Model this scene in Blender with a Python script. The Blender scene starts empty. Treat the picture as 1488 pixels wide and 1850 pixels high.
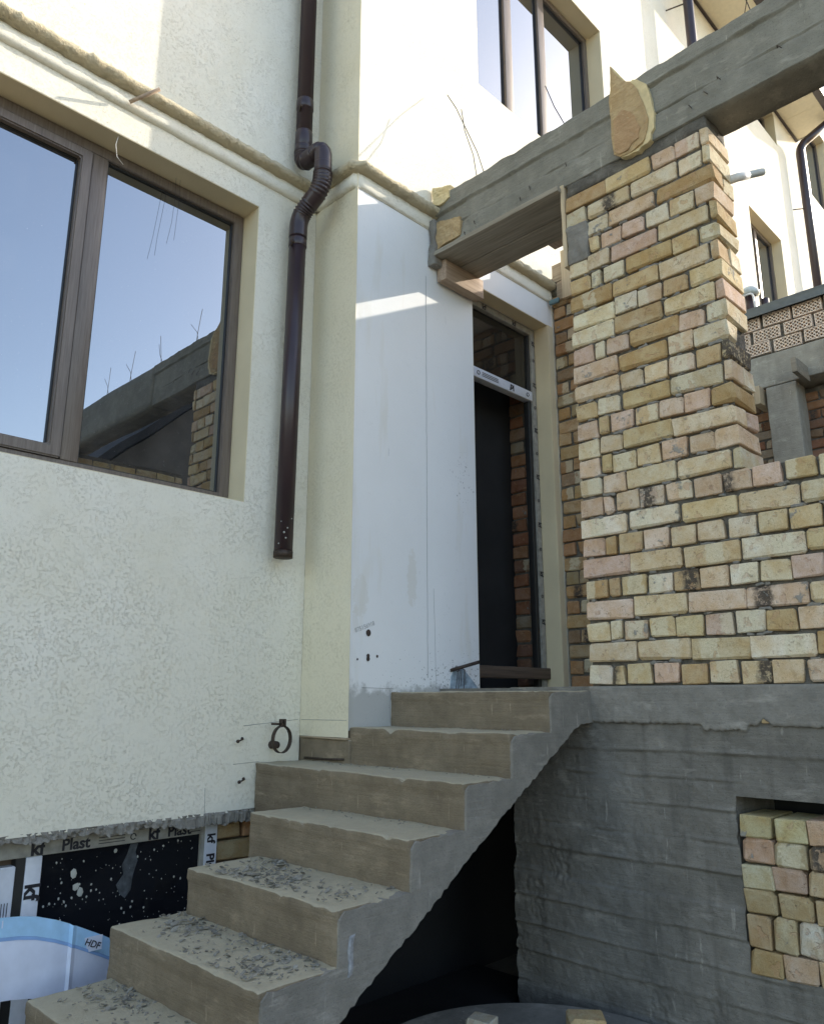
import bpy, math, random
import numpy as np
from mathutils import Vector, Matrix

sc = bpy.context.scene
COL = sc.collection
RNG = random.Random(7)

# ------------------------------------------------------------------ camera
F_PX, W_PX, H_PX = 1404.0, 1488.0, 1850.0
YAW, PITCH = math.radians(44.596), math.radians(13.465)
fwd = Vector((math.cos(YAW)*math.cos(PITCH), math.sin(YAW)*math.cos(PITCH), math.sin(PITCH)))
rgt = Vector((math.sin(YAW), -math.cos(YAW), 0))
up = rgt.cross(fwd)
cam = bpy.data.cameras.new("camera")
cam.sensor_fit = 'HORIZONTAL'
cam.sensor_width = 36.0
cam.lens = F_PX/W_PX*36.0
cam.clip_start, cam.clip_end = 0.05, 1000
camo = bpy.data.objects.new("camera", cam)
COL.objects.link(camo)
camo.matrix_world = Matrix(((rgt.x, up.x, -fwd.x, 0), (rgt.y, up.y, -fwd.y, 0), (rgt.z, up.z, -fwd.z, 0), (0, 0, 0, 1)))
sc.camera = camo

# ------------------------------------------------------------------ sky, sun, exposure
SUN = Vector((1.0, -0.351, 0.54)).normalized()          # towards the sun
world = bpy.data.worlds.new("World")
sc.world = world
world.use_nodes = True
wn = world.node_tree
for n in list(wn.nodes):
    wn.nodes.remove(n)
sky = wn.nodes.new('ShaderNodeTexSky')
sky.sky_type = 'NISHITA'
sky.sun_disc = False
sky.sun_elevation = math.asin(SUN.z)
sky.sun_rotation = math.atan2(SUN.x, SUN.y)
sky.dust_density = 1.2
sky.ozone_density = 1.0
bg = wn.nodes.new('ShaderNodeBackground')
bg.inputs['Strength'].default_value = 0.15
wo = wn.nodes.new('ShaderNodeOutputWorld')
wn.links.new(sky.outputs[0], bg.inputs['Color'])
wn.links.new(bg.outputs[0], wo.inputs[0])
sl = bpy.data.lights.new("sun", 'SUN')
sl.energy = 2.0
sl.angle = math.radians(0.5)
sl.color = (1.0, 0.965, 0.90)
slo = bpy.data.objects.new("sun", sl)
COL.objects.link(slo)
slo.rotation_euler = (-SUN).to_track_quat('-Z', 'Y').to_euler()
sc.view_settings.view_transform = 'Standard'
sc.view_settings.look = 'None'
sc.view_settings.gamma = 1.0
sc.view_settings.use_curve_mapping = False
sc.view_settings.exposure = 1.72
sc.view_settings.use_white_balance = True
sc.view_settings.white_balance_temperature = 7150

# ------------------------------------------------------------------ noise
def _hash(ix, iy, iz, seed):
    h = (ix*374761393 + iy*668265263 + iz*2147483647 + seed*974634541) & 0xFFFFFFFF
    h = ((h ^ (h >> 13))*1274126177) & 0xFFFFFFFF
    h = (h ^ (h >> 16)) & 0xFFFF
    return h/32767.5 - 1.0

def vnoise(P, seed=0):
    P = np.asarray(P, float)
    i = np.floor(P).astype(np.int64)
    f = P - i
    f = f*f*(3 - 2*f)
    r = 0
    for dx in (0, 1):
        for dy in (0, 1):
            for dz in (0, 1):
                w = (f[:, 0] if dx else 1-f[:, 0])*(f[:, 1] if dy else 1-f[:, 1])*(f[:, 2] if dz else 1-f[:, 2])
                r = r + w*_hash(i[:, 0]+dx, i[:, 1]+dy, i[:, 2]+dz, seed)
    return r

def fbm(P, scale, octv=3, seed=0):
    P = np.asarray(P, float)*scale
    a, r, t = 1.0, 0.0, 0.0
    for k in range(octv):
        r = r + a*vnoise(P, seed+k*17)
        t += a
        a *= 0.5
        P = P*2.03 + 11.3
    return r/t

# ------------------------------------------------------------------ objects
WLOC = {}

def thing(name, label, cat, loc, group=None):
    o = bpy.data.objects.new(name, None)
    o.empty_display_size = 0.1
    COL.objects.link(o)
    o.location = loc
    WLOC[o.name] = Vector(loc)
    o['label'] = label
    o['category'] = cat
    if group:
        o['group'] = group
    return o

def tag(o, label, cat, group=None):
    o['label'] = label
    o['category'] = cat
    if group:
        o['group'] = group
    return o

def place(name, me, loc, parent=None, rot=None, label=None):
    o = bpy.data.objects.new(name, me)
    COL.objects.link(o)
    loc = Vector(loc)
    if parent is not None:
        o.parent = parent
        o.location = loc - WLOC[parent.name]
    else:
        o.location = loc
    if rot is not None:
        o.rotation_euler = rot
    WLOC[o.name] = loc
    if label:
        o['label'] = label
    return o

def meshdata(name, V, Fc, mat, smooth=False):
    me = bpy.data.meshes.new(name)
    me.from_pydata([tuple(v) for v in V], [], [tuple(f) for f in Fc])
    if mat:
        me.materials.append(mat)
    if smooth:
        me.polygons.foreach_set('use_smooth', [True]*len(me.polygons))
    me.update()
    return me

def mobj(name, V, Fc, mat, parent=None, smooth=False, label=None):
    """mesh from world-space vertices; its origin goes to the middle of its bounds"""
    V = np.asarray(V, float)
    c = (V.min(0)+V.max(0))/2
    return place(name, meshdata(name, V-c, Fc, mat, smooth), c, parent, None, label)

def _axis(lo, hi, res, r):
    L = hi-lo
    r = min(r, L*0.45)
    if r <= 0:
        n = max(1, int(round(L/res)))
        return np.linspace(lo, hi, n+1)
    n = max(1, int(round((L-2*r)/res)))
    return np.concatenate([[lo, lo+0.4*r], np.linspace(lo+r, hi-r, n+1), [hi-0.4*r, hi]])

def box_mesh(lo, hi, res=(9, 9, 9), r=0.0):
    lo = np.array(lo, float); hi = np.array(hi, float)
    if not hasattr(res, '__len__'):
        res = (res,)*3
    A = [_axis(lo[k], hi[k], res[k], r) for k in range(3)]
    idx = {}; V = []; Fc = []
    def vid(i, j, k):
        key = (i, j, k)
        if key not in idx:
            idx[key] = len(V)
            V.append((A[0][i], A[1][j], A[2][k]))
        return idx[key]
    n = [len(a)-1 for a in A]
    for i in (0, n[0]):
        for j in range(n[1]):
            for k in range(n[2]):
                q = [vid(i, j, k), vid(i, j+1, k), vid(i, j+1, k+1), vid(i, j, k+1)]
                Fc.append(q[::-1] if i == 0 else q)
    for j in (0, n[1]):
        for i in range(n[0]):
            for k in range(n[2]):
                q = [vid(i, j, k), vid(i, j, k+1), vid(i+1, j, k+1), vid(i+1, j, k)]
                Fc.append(q[::-1] if j == 0 else q)
    for k in (0, n[2]):
        for i in range(n[0]):
            for j in range(n[1]):
                q = [vid(i, j, k), vid(i+1, j, k), vid(i+1, j+1, k), vid(i, j+1, k)]
                Fc.append(q[::-1] if k == 0 else q)
    V = np.array(V)
    if r > 0:
        c = np.clip(V, lo+r, hi-r)
        d = V-c
        m = np.linalg.norm(d, axis=1)
        s = m > 1e-9
        V[s] = c[s] + d[s]/m[s][:, None]*r
    return V, Fc

def rbox(name, lo, hi, mat, parent=None, res=9, r=0.0, amp=0.0, nscale=12, seed=0, smooth=None, fn=None, label=None, rot=None):
    V, Fc = box_mesh(lo, hi, res, r)
    if amp:
        V = V + np.stack([fbm(V, nscale, 3, seed+k*31) for k in range(3)], 1)*amp
    if fn:
        V = fn(V)
    if smooth is None:
        smooth = r > 0 or amp > 0
    if rot is not None:
        c = (V.min(0)+V.max(0))/2
        o = place(name, meshdata(name, V-c, Fc, mat, smooth), c, parent, rot, label)
        return o
    return mobj(name, V, Fc, mat, parent, smooth, label)

class MB:
    """collects several chamfered bars into one mesh (one part)"""
    def __init__(s):
        s.V = []; s.F = []; s.n = 0
    def add(s, V, Fc):
        s.V.append(np.asarray(V, float)); s.F += [tuple(i+s.n for i in f) for f in Fc]; s.n += len(V)
        return s
    def box(s, lo, hi, r=0.004):
        V, Fc = box_mesh(lo, hi, 9, r)
        return s.add(V, Fc)
    def build(s, name, mat, parent=None, smooth=False, label=None):
        return mobj(name, np.concatenate(s.V), s.F, mat, parent, smooth, label)

def tube(path, rad, seg=16, caps=True):
    """swept round tube; rad scalar or list"""
    P = [Vector(p) for p in path]
    n = len(P)
    R = rad if hasattr(rad, '__len__') else [rad]*n
    V = []; Fc = []
    t0 = (P[1]-P[0]).normalized()
    ref = Vector((0, 0, 1)) if abs(t0.z) < 0.9 else Vector((1, 0, 0))
    u = t0.cross(ref).normalized()
    for i in range(n):
        t = (P[min(i+1, n-1)]-P[max(i-1, 0)]).normalized()
        u = (u - t*u.dot(t)).normalized()
        v = t.cross(u)
        for k in range(seg):
            a = 2*math.pi*k/seg
            V.append(P[i] + (u*math.cos(a)+v*math.sin(a))*R[i])
    for i in range(n-1):
        for k in range(seg):
            a, b = i*seg+k, i*seg+(k+1) % seg
            Fc.append((a, b, b+seg, a+seg))
    if caps:
        Fc.append(tuple(range(seg-1, -1, -1)))
        Fc.append(tuple(range((n-1)*seg, n*seg)))
    return np.array([tuple(v) for v in V]), Fc

def tobj(name, path, rad, mat, parent=None, seg=16, caps=True, label=None):
    V, Fc = tube(path, rad, seg, caps)
    return mobj(name, V, Fc, mat, parent, True, label)

def prism(poly, ax, a, b):
    """poly: list of 2-D points in the plane without axis ax, extruded from a to b along ax"""
    n = len(poly)
    V = []
    for d in (a, b):
        for (p, q) in poly:
            v = [p, q]; v.insert(ax, d); V.append(v)
    Fc = [tuple(range(n)), tuple(range(2*n-1, n-1, -1))]
    for i in range(n):
        j = (i+1) % n
        Fc.append((i, i+n, j+n, j))
    return np.array(V, float), Fc

def pobj(name, poly, ax, a, b, mat, parent=None, label=None, fn=None):
    V, Fc = prism(poly, ax, a, b)
    o = mobj(name, V, Fc, mat, parent, False, label)
    import bmesh
    bm = bmesh.new(); bm.from_mesh(o.data)
    bmesh.ops.recalc_face_normals(bm, faces=bm.faces)
    bmesh.ops.triangulate(bm, faces=[f for f in bm.faces if len(f.verts) > 4])
    bm.to_mesh(o.data); bm.free()
    return o

def text(name, s, size, loc, u, v, mat, parent=None, bold=0.0, xs=1.0, shear=0.0):
    cu = bpy.data.curves.new(name, 'FONT')
    cu.body = s; cu.size = size; cu.align_x = 'CENTER'; cu.align_y = 'CENTER'
    cu.offset = bold*size; cu.extrude = 0.0006; cu.resolution_u = 3; cu.shear = shear
    t = bpy.data.objects.new(name, cu)
    COL.objects.link(t)
    dg = bpy.context.evaluated_depsgraph_get()
    me = bpy.data.meshes.new_from_object(t.evaluated_get(dg))
    bpy.data.objects.remove(t)
    u = Vector(u).normalized(); v = Vector(v).normalized(); w = u.cross(v)
    M = Matrix(((u.x*xs, v.x, w.x), (u.y*xs, v.y, w.y), (u.z*xs, v.z, w.z)))
    me.transform(M.to_4x4())
    me.materials.clear(); me.materials.append(mat)
    me.name = name
    return place(name, me, loc, parent)

# ------------------------------------------------------------------ materials
def _new(name):
    m = bpy.data.materials.new(name)
    m.use_nodes = True
    nt = m.node_tree
    b = nt.nodes['Principled BSDF']
    return m, nt, b

def nd(nt, t, ins=None, **kw):
    n = nt.nodes.new(t)
    for k, v in kw.items():
        setattr(n, k, v)
    for k, v in (ins or {}).items():
        if hasattr(v, 'is_output') or isinstance(v, bpy.types.NodeSocket):
            nt.links.new(v, n.inputs[k])
        else:
            n.inputs[k].default_value = v
    return n

def rgba(c):
    return (c[0], c[1], c[2], 1.0)

def ramp(nt, fac, stops):
    r = nd(nt, 'ShaderNodeValToRGB', {'Fac': fac})
    e = r.color_ramp.elements
    while len(e) > 1:
        e.remove(e[-1])
    for i, (p, c) in enumerate(stops):
        x = e[0] if i == 0 else e.new(p)
        x.position = p
        x.color = rgba(c) if hasattr(c, '__len__') else (c, c, c, 1)
    return r.outputs['Color']

def mix(nt, fac, a, b, mode='MIX'):
    m = nd(nt, 'ShaderNodeMix', data_type='RGBA', blend_type=mode)
    for i, v in ((0, fac), (6, a), (7, b)):
        if isinstance(v, bpy.types.NodeSocket):
            nt.links.new(v, m.inputs[i])
        else:
            m.inputs[i].default_value = v if i == 0 else rgba(v)
    return m.outputs[2]

def noise(nt, co, scale, detail=4, rough=0.55, dist=0.0):
    n = nd(nt, 'ShaderNodeTexNoise', {'Scale': scale, 'Detail': detail, 'Roughness': rough, 'Distortion': dist})
    if co is not None:
        nt.links.new(co, n.inputs['Vector'])
    return n.outputs['Fac']

def math_(nt, op, a, b=None, c=None):
    m = nd(nt, 'ShaderNodeMath', operation=op)
    for i, v in enumerate((a, b, c)):
        if v is None:
            continue
        if isinstance(v, bpy.types.NodeSocket):
            nt.links.new(v, m.inputs[i])
        else:
            m.inputs[i].default_value = v
    return m.outputs[0]

def stretch(nt, co, s):
    m = nd(nt, 'ShaderNodeMapping', {'Vector': co, 'Scale': s})
    return m.outputs[0]

def bump(nt, b, h, dist, strength=1.0, prev=None):
    n = nd(nt, 'ShaderNodeBump', {'Height': h, 'Distance': dist, 'Strength': strength})
    if prev is not None:
        nt.links.new(prev, n.inputs['Normal'])
    nt.links.new(n.outputs[0], b.inputs['Normal'])
    return n.outputs[0]

def pos(nt):
    return nd(nt, 'ShaderNodeNewGeometry').outputs['Position']

def plain(name, c, rough=0.6, metal=0.0, var=0.15, vscale=20, bs=None, bd=0.002, spec=0.5):
    m, nt, b = _new(name)
    p = pos(nt)
    f = noise(nt, p, vscale, 4)
    lo = tuple(x*(1-var) for x in c); hi = tuple(min(1, x*(1+var)) for x in c)
    nt.links.new(ramp(nt, f, [(0.3, lo), (0.7, hi)]), b.inputs['Base Color'])
    b.inputs['Roughness'].default_value = rough
    b.inputs['Metallic'].default_value = metal
    b.inputs['Specular IOR Level'].default_value = spec
    if bs:
        bump(nt, b, noise(nt, p, bs, 5), bd)
    return m

def stucco(name, c, dirt=(0.34, 0.29, 0.19), groove=0.72, rough_amt=0.0013):
    """bark-beetle plaster: a cream coat scored by short curly grooves"""
    m, nt, b = _new(name)
    p = pos(nt)
    a = noise(nt, stretch(nt, p, (43, 43, 58)), 1.0, 1.5, 0.5, 1.4)
    k = math_(nt, 'PINGPONG', a, 0.05)
    line = ramp(nt, k, [(0.0, 1.0), (0.006, 0.85), (0.012, 0.0)])
    gate = ramp(nt, noise(nt, p, 70, 1), [(0.47, 0.0), (0.55, 1.0)])
    area = ramp(nt, noise(nt, p, 4.5, 4, 0.65), [(0.34, 0.25), (0.62, 1.0)])
    g = math_(nt, 'MULTIPLY', math_(nt, 'MULTIPLY', line, gate), area)
    tone = noise(nt, p, 1.1, 5)
    base = ramp(nt, tone, [(0.3, tuple(x*k_ for x, k_ in zip(c, (0.93, 0.915, 0.86)))), (0.7, tuple(min(1, x*1.04) for x in c))])
    col = mix(nt, math_(nt, 'MULTIPLY', g, groove), base, dirt)
    st = stretch(nt, p, (9, 9, 0.7))
    streak = ramp(nt, noise(nt, st, 1.0, 4), [(0.58, 0.0), (0.8, 0.22)])
    col = mix(nt, streak, col, tuple(x*0.72 for x in c))
    hz = nd(nt, 'ShaderNodeSeparateXYZ', {'Vector': p}).outputs[2]
    foot = nd(nt, 'ShaderNodeMapRange', {'Value': math_(nt, 'ADD', hz, math_(nt, 'MULTIPLY', noise(nt, p, 2.2, 5, 0.65), -1.3)), 'From Min': -1.3, 'From Max': -0.3, 'To Min': 0.38, 'To Max': 0.0}).outputs[0]
    col = mix(nt, foot, col, tuple(x*k_ for x, k_ in zip(c, (0.80, 0.78, 0.72))))
    patch = ramp(nt, noise(nt, p, 0.9, 6, 0.7), [(0.52, 0.0), (0.70, 0.5)])
    col = mix(nt, patch, col, tuple(x*k_ for x, k_ in zip(c, (0.93, 0.90, 0.80))))
    nt.links.new(col, b.inputs['Base Color'])
    b.inputs['Roughness'].default_value = 0.9
    b.inputs['Specular IOR Level'].default_value = 0.2
    h = math_(nt, 'MULTIPLY_ADD', g, -1.0, math_(nt, 'MULTIPLY', noise(nt, p, 120, 3), 0.7))
    bump(nt, b, h, rough_amt, 0.8)
    return m

def concrete(name, c1, c2, stain=(0.1, 0.1, 0.1), bd=0.004, scale=3.0, streaks=0.35, pores=0.5, dust=None, side=None):
    m, nt, b = _new(name)
    p = pos(nt)
    f = noise(nt, p, scale, 8, 0.62)
    col = ramp(nt, f, [(0.28, c1), (0.72, c2)])
    f2 = ramp(nt, noise(nt, p, scale*5, 6, 0.6), [(0.35, 0.0), (0.75, 0.5)])
    col = mix(nt, f2, col, tuple(x*0.72 for x in c1))
    st = stretch(nt, p, (14, 14, 1.1))
    s = ramp(nt, noise(nt, st, 1.0, 5), [(0.55, 0.0), (0.8, streaks)])
    col = mix(nt, s, col, stain)
    sp = ramp(nt, noise(nt, p, 160, 2), [(0.62, 0.0), (0.7, pores)])
    col = mix(nt, sp, col, stain)
    pale = ramp(nt, noise(nt, stretch(nt, p, (5, 5, 16)), 1.0, 7, 0.7), [(0.56, 0.0), (0.72, 0.55)])
    col = mix(nt, pale, col, tuple(min(1, x*1.45) for x in c2))
    pale = ramp(nt, noise(nt, stretch(nt, p, (38, 38, 5)), 1.0, 4, 0.6), [(0.66, 0.0), (0.72, 0.5)])
    col = mix(nt, pale, col, tuple(min(1, x*1.5) for x in c2))
    n = nd(nt, 'ShaderNodeNewGeometry').outputs['Normal']
    sx = nd(nt, 'ShaderNodeSeparateXYZ', {'Vector': n})
    if side is not None:       # cement slurry smeared on the free side of the flight
        k = ramp(nt, math_(nt, 'MULTIPLY', sx.outputs[1], -1.0), [(0.5, 0.0), (0.7, 1.0)])
        col = mix(nt, k, col, mix(nt, f, side, tuple(x*0.7 for x in side)))
    if dust is not None:       # construction dust lying on the level faces
        e = math_(nt, 'ADD', sx.outputs[2], math_(nt, 'MULTIPLY', noise(nt, p, 9, 6, 0.7), 0.5))
        k = ramp(nt, e, [(0.75, 0.0), (1.15, 0.95)])
        col = mix(nt, k, col, mix(nt, noise(nt, p, 30, 6, 0.7), dust, tuple(x*0.72 for x in dust)))
    nt.links.new(col, b.inputs['Base Color'])
    b.inputs['Roughness'].default_value = 0.93
    b.inputs['Specular IOR Level'].default_value = 0.2
    h = math_(nt, 'ADD', noise(nt, p, 30, 8, 0.7), math_(nt, 'MULTIPLY', noise(nt, p, 140, 4, 0.6), 0.35))
    h = math_(nt, 'ADD', h, math_(nt, 'MULTIPLY', noise(nt, stretch(nt, p, (4, 4, 75)), 1.0, 5, 0.65), 0.6))
    bump(nt, b, h, bd, 1.0)
    return m

def brick_material(name):
    m, nt, b = _new(name)
    oi = nd(nt, 'ShaderNodeObjectInfo')
    oc = nd(nt, 'ShaderNodeTexCoord').outputs['Object']
    off = nd(nt, 'ShaderNodeVectorMath', {0: oc, 1: (0, 0, 0)}, operation='ADD')
    rv = nd(nt, 'ShaderNodeCombineXYZ', {'X': math_(nt, 'MULTIPLY', oi.outputs['Random'], 71.0), 'Y': math_(nt, 'MULTIPLY', oi.outputs['Random'], 37.0), 'Z': math_(nt, 'MULTIPLY', oi.outputs['Random'], 91.0)})
    nt.links.new(rv.outputs[0], off.inputs[1])
    p = off.outputs[0]
    base = oi.outputs['Color']
    f = noise(nt, p, 13, 4, 0.6)
    col = mix(nt, ramp(nt, f, [(0.36, 0.0), (0.62, 0.75)]), base, mix(nt, 1.0, base, (0.84, 0.70, 0.52), 'MULTIPLY'))
    # lighter kiln bands across the length of some bricks
    sy = nd(nt, 'ShaderNodeSeparateXYZ', {'Vector': oc}).outputs[1]
    cen = math_(nt, 'MULTIPLY', math_(nt, 'SUBTRACT', oi.outputs['Random'], 0.5), 0.11)
    wob = math_(nt, 'MULTIPLY', math_(nt, 'SUBTRACT', noise(nt, p, 30, 4), 0.5), 0.06)
    d = math_(nt, 'ABSOLUTE', math_(nt, 'ADD', math_(nt, 'SUBTRACT', sy, cen), wob))
    al = oi.outputs['Alpha']
    pale = math_(nt, 'MULTIPLY', ramp(nt, d, [(0.036, 1.0), (0.042, 0.0)]), math_(nt, 'LESS_THAN', math_(nt, 'ABSOLUTE', math_(nt, 'SUBTRACT', al, 0.6)), 0.1))
    col = mix(nt, math_(nt, 'MULTIPLY', pale, 0.55), col, (0.70, 0.64, 0.47))
    burn = math_(nt, 'MULTIPLY', ramp(nt, d, [(0.024, 1.0), (0.05, 0.0)]), math_(nt, 'LESS_THAN', al, 0.35))
    burn = math_(nt, 'MULTIPLY', burn, ramp(nt, noise(nt, p, 45, 6, 0.75), [(0.34, 0.0), (0.5, 0.95)]))
    col = mix(nt, burn, col, (0.075, 0.062, 0.052))
    # chips that show the pinker inside
    ch = ramp(nt, noise(nt, p, 21, 3, 0.5), [(0.62, 0.0), (0.635, 0.7)])
    col = mix(nt, ch, col, mix(nt, 0.5, base, (0.46, 0.25, 0.13)))
    pit = ramp(nt, noise(nt, p, 110, 3, 0.6), [(0.63, 0.0), (0.72, 0.6)])
    col = mix(nt, pit, col, (0.24, 0.17, 0.09))
    grain = noise(nt, p, 210, 3, 0.7)
    col = mix(nt, ramp(nt, grain, [(0.36, 0.38), (0.55, 0.0)]), col, mix(nt, 1.0, col, (0.62, 0.55, 0.46), 'MULTIPLY'))
    soot = ramp(nt, noise(nt, p, 16, 5, 0.7), [(0.56, 0.0), (0.74, 0.55)])
    col = mix(nt, soot, col, mix(nt, 1.0, col, (0.55, 0.47, 0.36), 'MULTIPLY'))
    ck = math_(nt, 'PINGPONG', noise(nt, p, 11, 3, 0.5, 0.6), 0.16)
    ck = ramp(nt, ck, [(0.0, 0.65), (0.006, 0.0)])
    col = mix(nt, ck, col, (0.20, 0.14, 0.08))
    # mortar dragged over some faces
    sm = ramp(nt, noise(nt, p, 8, 5, 0.65), [(0.645, 0.0), (0.68, 0.85)])
    col = mix(nt, sm, col, (0.27, 0.265, 0.24))
    nt.links.new(col, b.inputs['Base Color'])
    b.inputs['Roughness'].default_value = 0.92
    b.inputs['Specular IOR Level'].default_value = 0.2
    h = math_(nt, 'ADD', math_(nt, 'ADD', math_(nt, 'MULTIPLY', noise(nt, p, 75, 6, 0.7), 0.5), math_(nt, 'MULTIPLY', noise(nt, p, 18, 3, 0.6), 0.35)), math_(nt, 'ADD', math_(nt, 'MULTIPLY', ch, -0.5), math_(nt, 'MULTIPLY', sm, 0.4)))
    bump(nt, b, h, 0.011, 0.9)
    return m

def wood(name, c1, c2, axis=2, rough=0.6, scale=1.0, grain=0.5):
    m, nt, b = _new(name)
    p = pos(nt)
    s = [60*scale]*3
    s[axis] = 2.5*scale
    st = stretch(nt, p, tuple(s))
    f = noise(nt, st, 1.0, 5, 0.6, 0.4)
    col = ramp(nt, f, [(0.3, c1), (0.7, c2)])
    nt.links.new(col, b.inputs['Base Color'])
    b.inputs['Roughness'].default_value = rough
    bump(nt, b, f, 0.002, grain)
    return m

def glass(name, tint, refl, dark):
    """coated pane over a dark room"""
    m, nt, b = _new(name)
    nt.nodes.remove(b)
    out = nt.nodes['Material Output']
    p = pos(nt)
    warp = nd(nt, 'ShaderNodeBump', {'Height': noise(nt, p, 2.2, 1), 'Distance': 0.003, 'Strength': 0.25})
    g = nd(nt, 'ShaderNodeBsdfGlossy', {'Color': rgba(tint), 'Roughness': 0.0})
    nt.links.new(warp.outputs[0], g.inputs['Normal'])
    dirty = ramp(nt, noise(nt, p, 90, 3), [(0.66, dark), (0.75, tuple(x*2.2 for x in dark))])
    d = nd(nt, 'ShaderNodeBsdfDiffuse', {'Color': dirty})
    fr = nd(nt, 'ShaderNodeFresnel', {'IOR': 1.5})
    k = math_(nt, 'ADD', math_(nt, 'MULTIPLY', fr.outputs[0], 0.8), refl)
    mx = nd(nt, 'ShaderNodeMixShader', {0: k, 1: d.outputs[0], 2: g.outputs[0]})
    if refl > 0:
        film = nd(nt, 'ShaderNodeBsdfDiffuse', {'Color': (0.52, 0.50, 0.52, 1)})
        sm = ramp(nt, noise(nt, stretch(nt, p, (3, 3, 1.5)), 1.0, 6, 0.7), [(0.4, 0.0), (0.75, 0.05)])
        dots = ramp(nt, noise(nt, p, 120, 2), [(0.72, 0.0), (0.76, 0.25)])
        mx2 = nd(nt, 'ShaderNodeMixShader', {0: math_(nt, 'ADD', sm, dots), 1: mx.outputs[0], 2: film.outputs[0]})
        mx = mx2
    nt.links.new(mx.outputs[0], out.inputs[0])
    return m

def clear_glass(name):
    m, nt, b = _new(name)
    nt.nodes.remove(b)
    out = nt.nodes['Material Output']
    g = nd(nt, 'ShaderNodeBsdfGlossy', {'Color': (0.9, 0.9, 0.9, 1), 'Roughness': 0.02})
    t = nd(nt, 'ShaderNodeBsdfTransparent', {'Color': (0.55, 0.55, 0.52, 1)})
    d = nd(nt, 'ShaderNodeBsdfDiffuse', {'Color': (0.25, 0.24, 0.22, 1)})
    tm = nd(nt, 'ShaderNodeMixShader', {0: 0.06, 1: t.outputs[0], 2: d.outputs[0]})
    fr = nd(nt, 'ShaderNodeFresnel', {'IOR': 1.6})
    mx = nd(nt, 'ShaderNodeMixShader', {0: fr.outputs[0], 1: tm.outputs[0], 2: g.outputs[0]})
    nt.links.new(mx.outputs[0], out.inputs[0])
    return m

CREAM = (0.80, 0.768, 0.675)
M = {}
M['stucco'] = stucco('cream_stucco', CREAM)
M['stucco_side'] = stucco('bounce_tinted_stucco', (0.77, 0.71, 0.555), groove=0.35)  # smoother coat; yellowish bounce light is mixed into its cream
M['rope'] = stucco('rough_moulding_plaster', (0.62, 0.54, 0.39), groove=0.5, rough_amt=0.014)
M['reveal'] = plain('smooth_cream_render', (0.66, 0.57, 0.39), 0.85, var=0.06, vscale=3, bs=60, bd=0.001)
M['concrete'] = concrete('grey_board_concrete', (0.145, 0.135, 0.117), (0.26, 0.243, 0.212), (0.06, 0.057, 0.051), 0.007, streaks=0.5)
M['beam'] = concrete('beam_concrete', (0.19, 0.181, 0.15), (0.31, 0.296, 0.247), (0.08, 0.075, 0.062), 0.006, scale=2.2, streaks=0.2)
M['far_concrete'] = concrete('pale_far_concrete', (0.30, 0.28, 0.235), (0.43, 0.405, 0.34), (0.14, 0.13, 0.11), 0.006)
M['stair'] = concrete('dusty_stair_concrete', (0.18, 0.142, 0.098), (0.285, 0.23, 0.16), (0.09, 0.075, 0.055), 0.008, 3.0, 0.2, 0.4, dust=(0.47, 0.42, 0.31))
M['slurry'] = concrete('grey_cement_slurry', (0.20, 0.186, 0.162), (0.295, 0.276, 0.243), (0.12, 0.12, 0.12), 0.006, 4.0, 0.15, 0.5)
M['mortar'] = concrete('rough_mortar', (0.10, 0.09, 0.075), (0.22, 0.205, 0.175), (0.06, 0.055, 0.045), 0.012, 9.0, 0.1, 0.6)
M['brick'] = brick_material('fired_clay')
M['bitumen'] = plain('black_bitumen', (0.008, 0.008, 0.009), 0.7, var=0.3, vscale=5, bs=15)
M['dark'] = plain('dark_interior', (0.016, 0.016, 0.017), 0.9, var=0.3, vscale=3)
M['pipe'] = plain('brown_gutter_plastic', (0.034, 0.019, 0.022), 0.32, var=0.12, vscale=5)
M['frame'] = wood('brown_window_laminate', (0.105, 0.082, 0.067), (0.185, 0.15, 0.125), 2, 0.4, 2.0, 0.15)
M['frame_h'] = wood('brown_window_laminate_level', (0.105, 0.082, 0.067), (0.185, 0.15, 0.125), 0, 0.4, 2.0, 0.15)
M['gasket'] = plain('black_rubber_gasket', (0.018, 0.018, 0.018), 0.5)
M['glass'] = glass('coated_window_glass', (0.86, 0.92, 1.0), 0.27, (0.012, 0.013, 0.014))
M['black_glass'] = glass('dirty_basement_glass', (0.5, 0.52, 0.55), 0.0, (0.008, 0.009, 0.012))
M['clear'] = clear_glass('transom_glass')
M['film'] = plain('white_protective_film', (0.62, 0.65, 0.72), 0.35, var=0.06, vscale=30)
M['film_dirty'] = plain('grey_dirty_film', (0.30, 0.29, 0.26), 0.5, var=0.25, vscale=25)
M['ink'] = plain('black_print', (0.012, 0.012, 0.02), 0.5)
M['graphite'] = plain('faint_graphite', (0.42, 0.42, 0.42), 0.6)
M['pencil'] = plain('graphite_pencil', (0.26, 0.26, 0.26), 0.6)
M['plank'] = wood('weathered_formwork_plank', (0.27, 0.20, 0.13), (0.45, 0.35, 0.24), 1, 0.8)
M['plank_x'] = wood('weathered_formwork_plank_lengthwise', (0.30, 0.21, 0.15), (0.48, 0.36, 0.26), 0, 0.8)
M['plank_z'] = wood('weathered_formwork_plank_upright', (0.42, 0.32, 0.20), (0.60, 0.48, 0.32), 2, 0.8)
M['grey_wood'] = wood('grey_cement_stained_wood', (0.20, 0.17, 0.125), (0.36, 0.32, 0.25), 1, 0.85)
M['brown_wood'] = wood('brown_timber_sill', (0.075, 0.05, 0.036), (0.14, 0.098, 0.07), 0, 0.7)
M['steel'] = plain('rusty_steel', (0.06, 0.042, 0.032), 0.6, 0.5, 0.4, 60)
M['zinc'] = plain('dark_grey_flashing', (0.10, 0.12, 0.13), 0.35, 0.6, 0.1)
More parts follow.
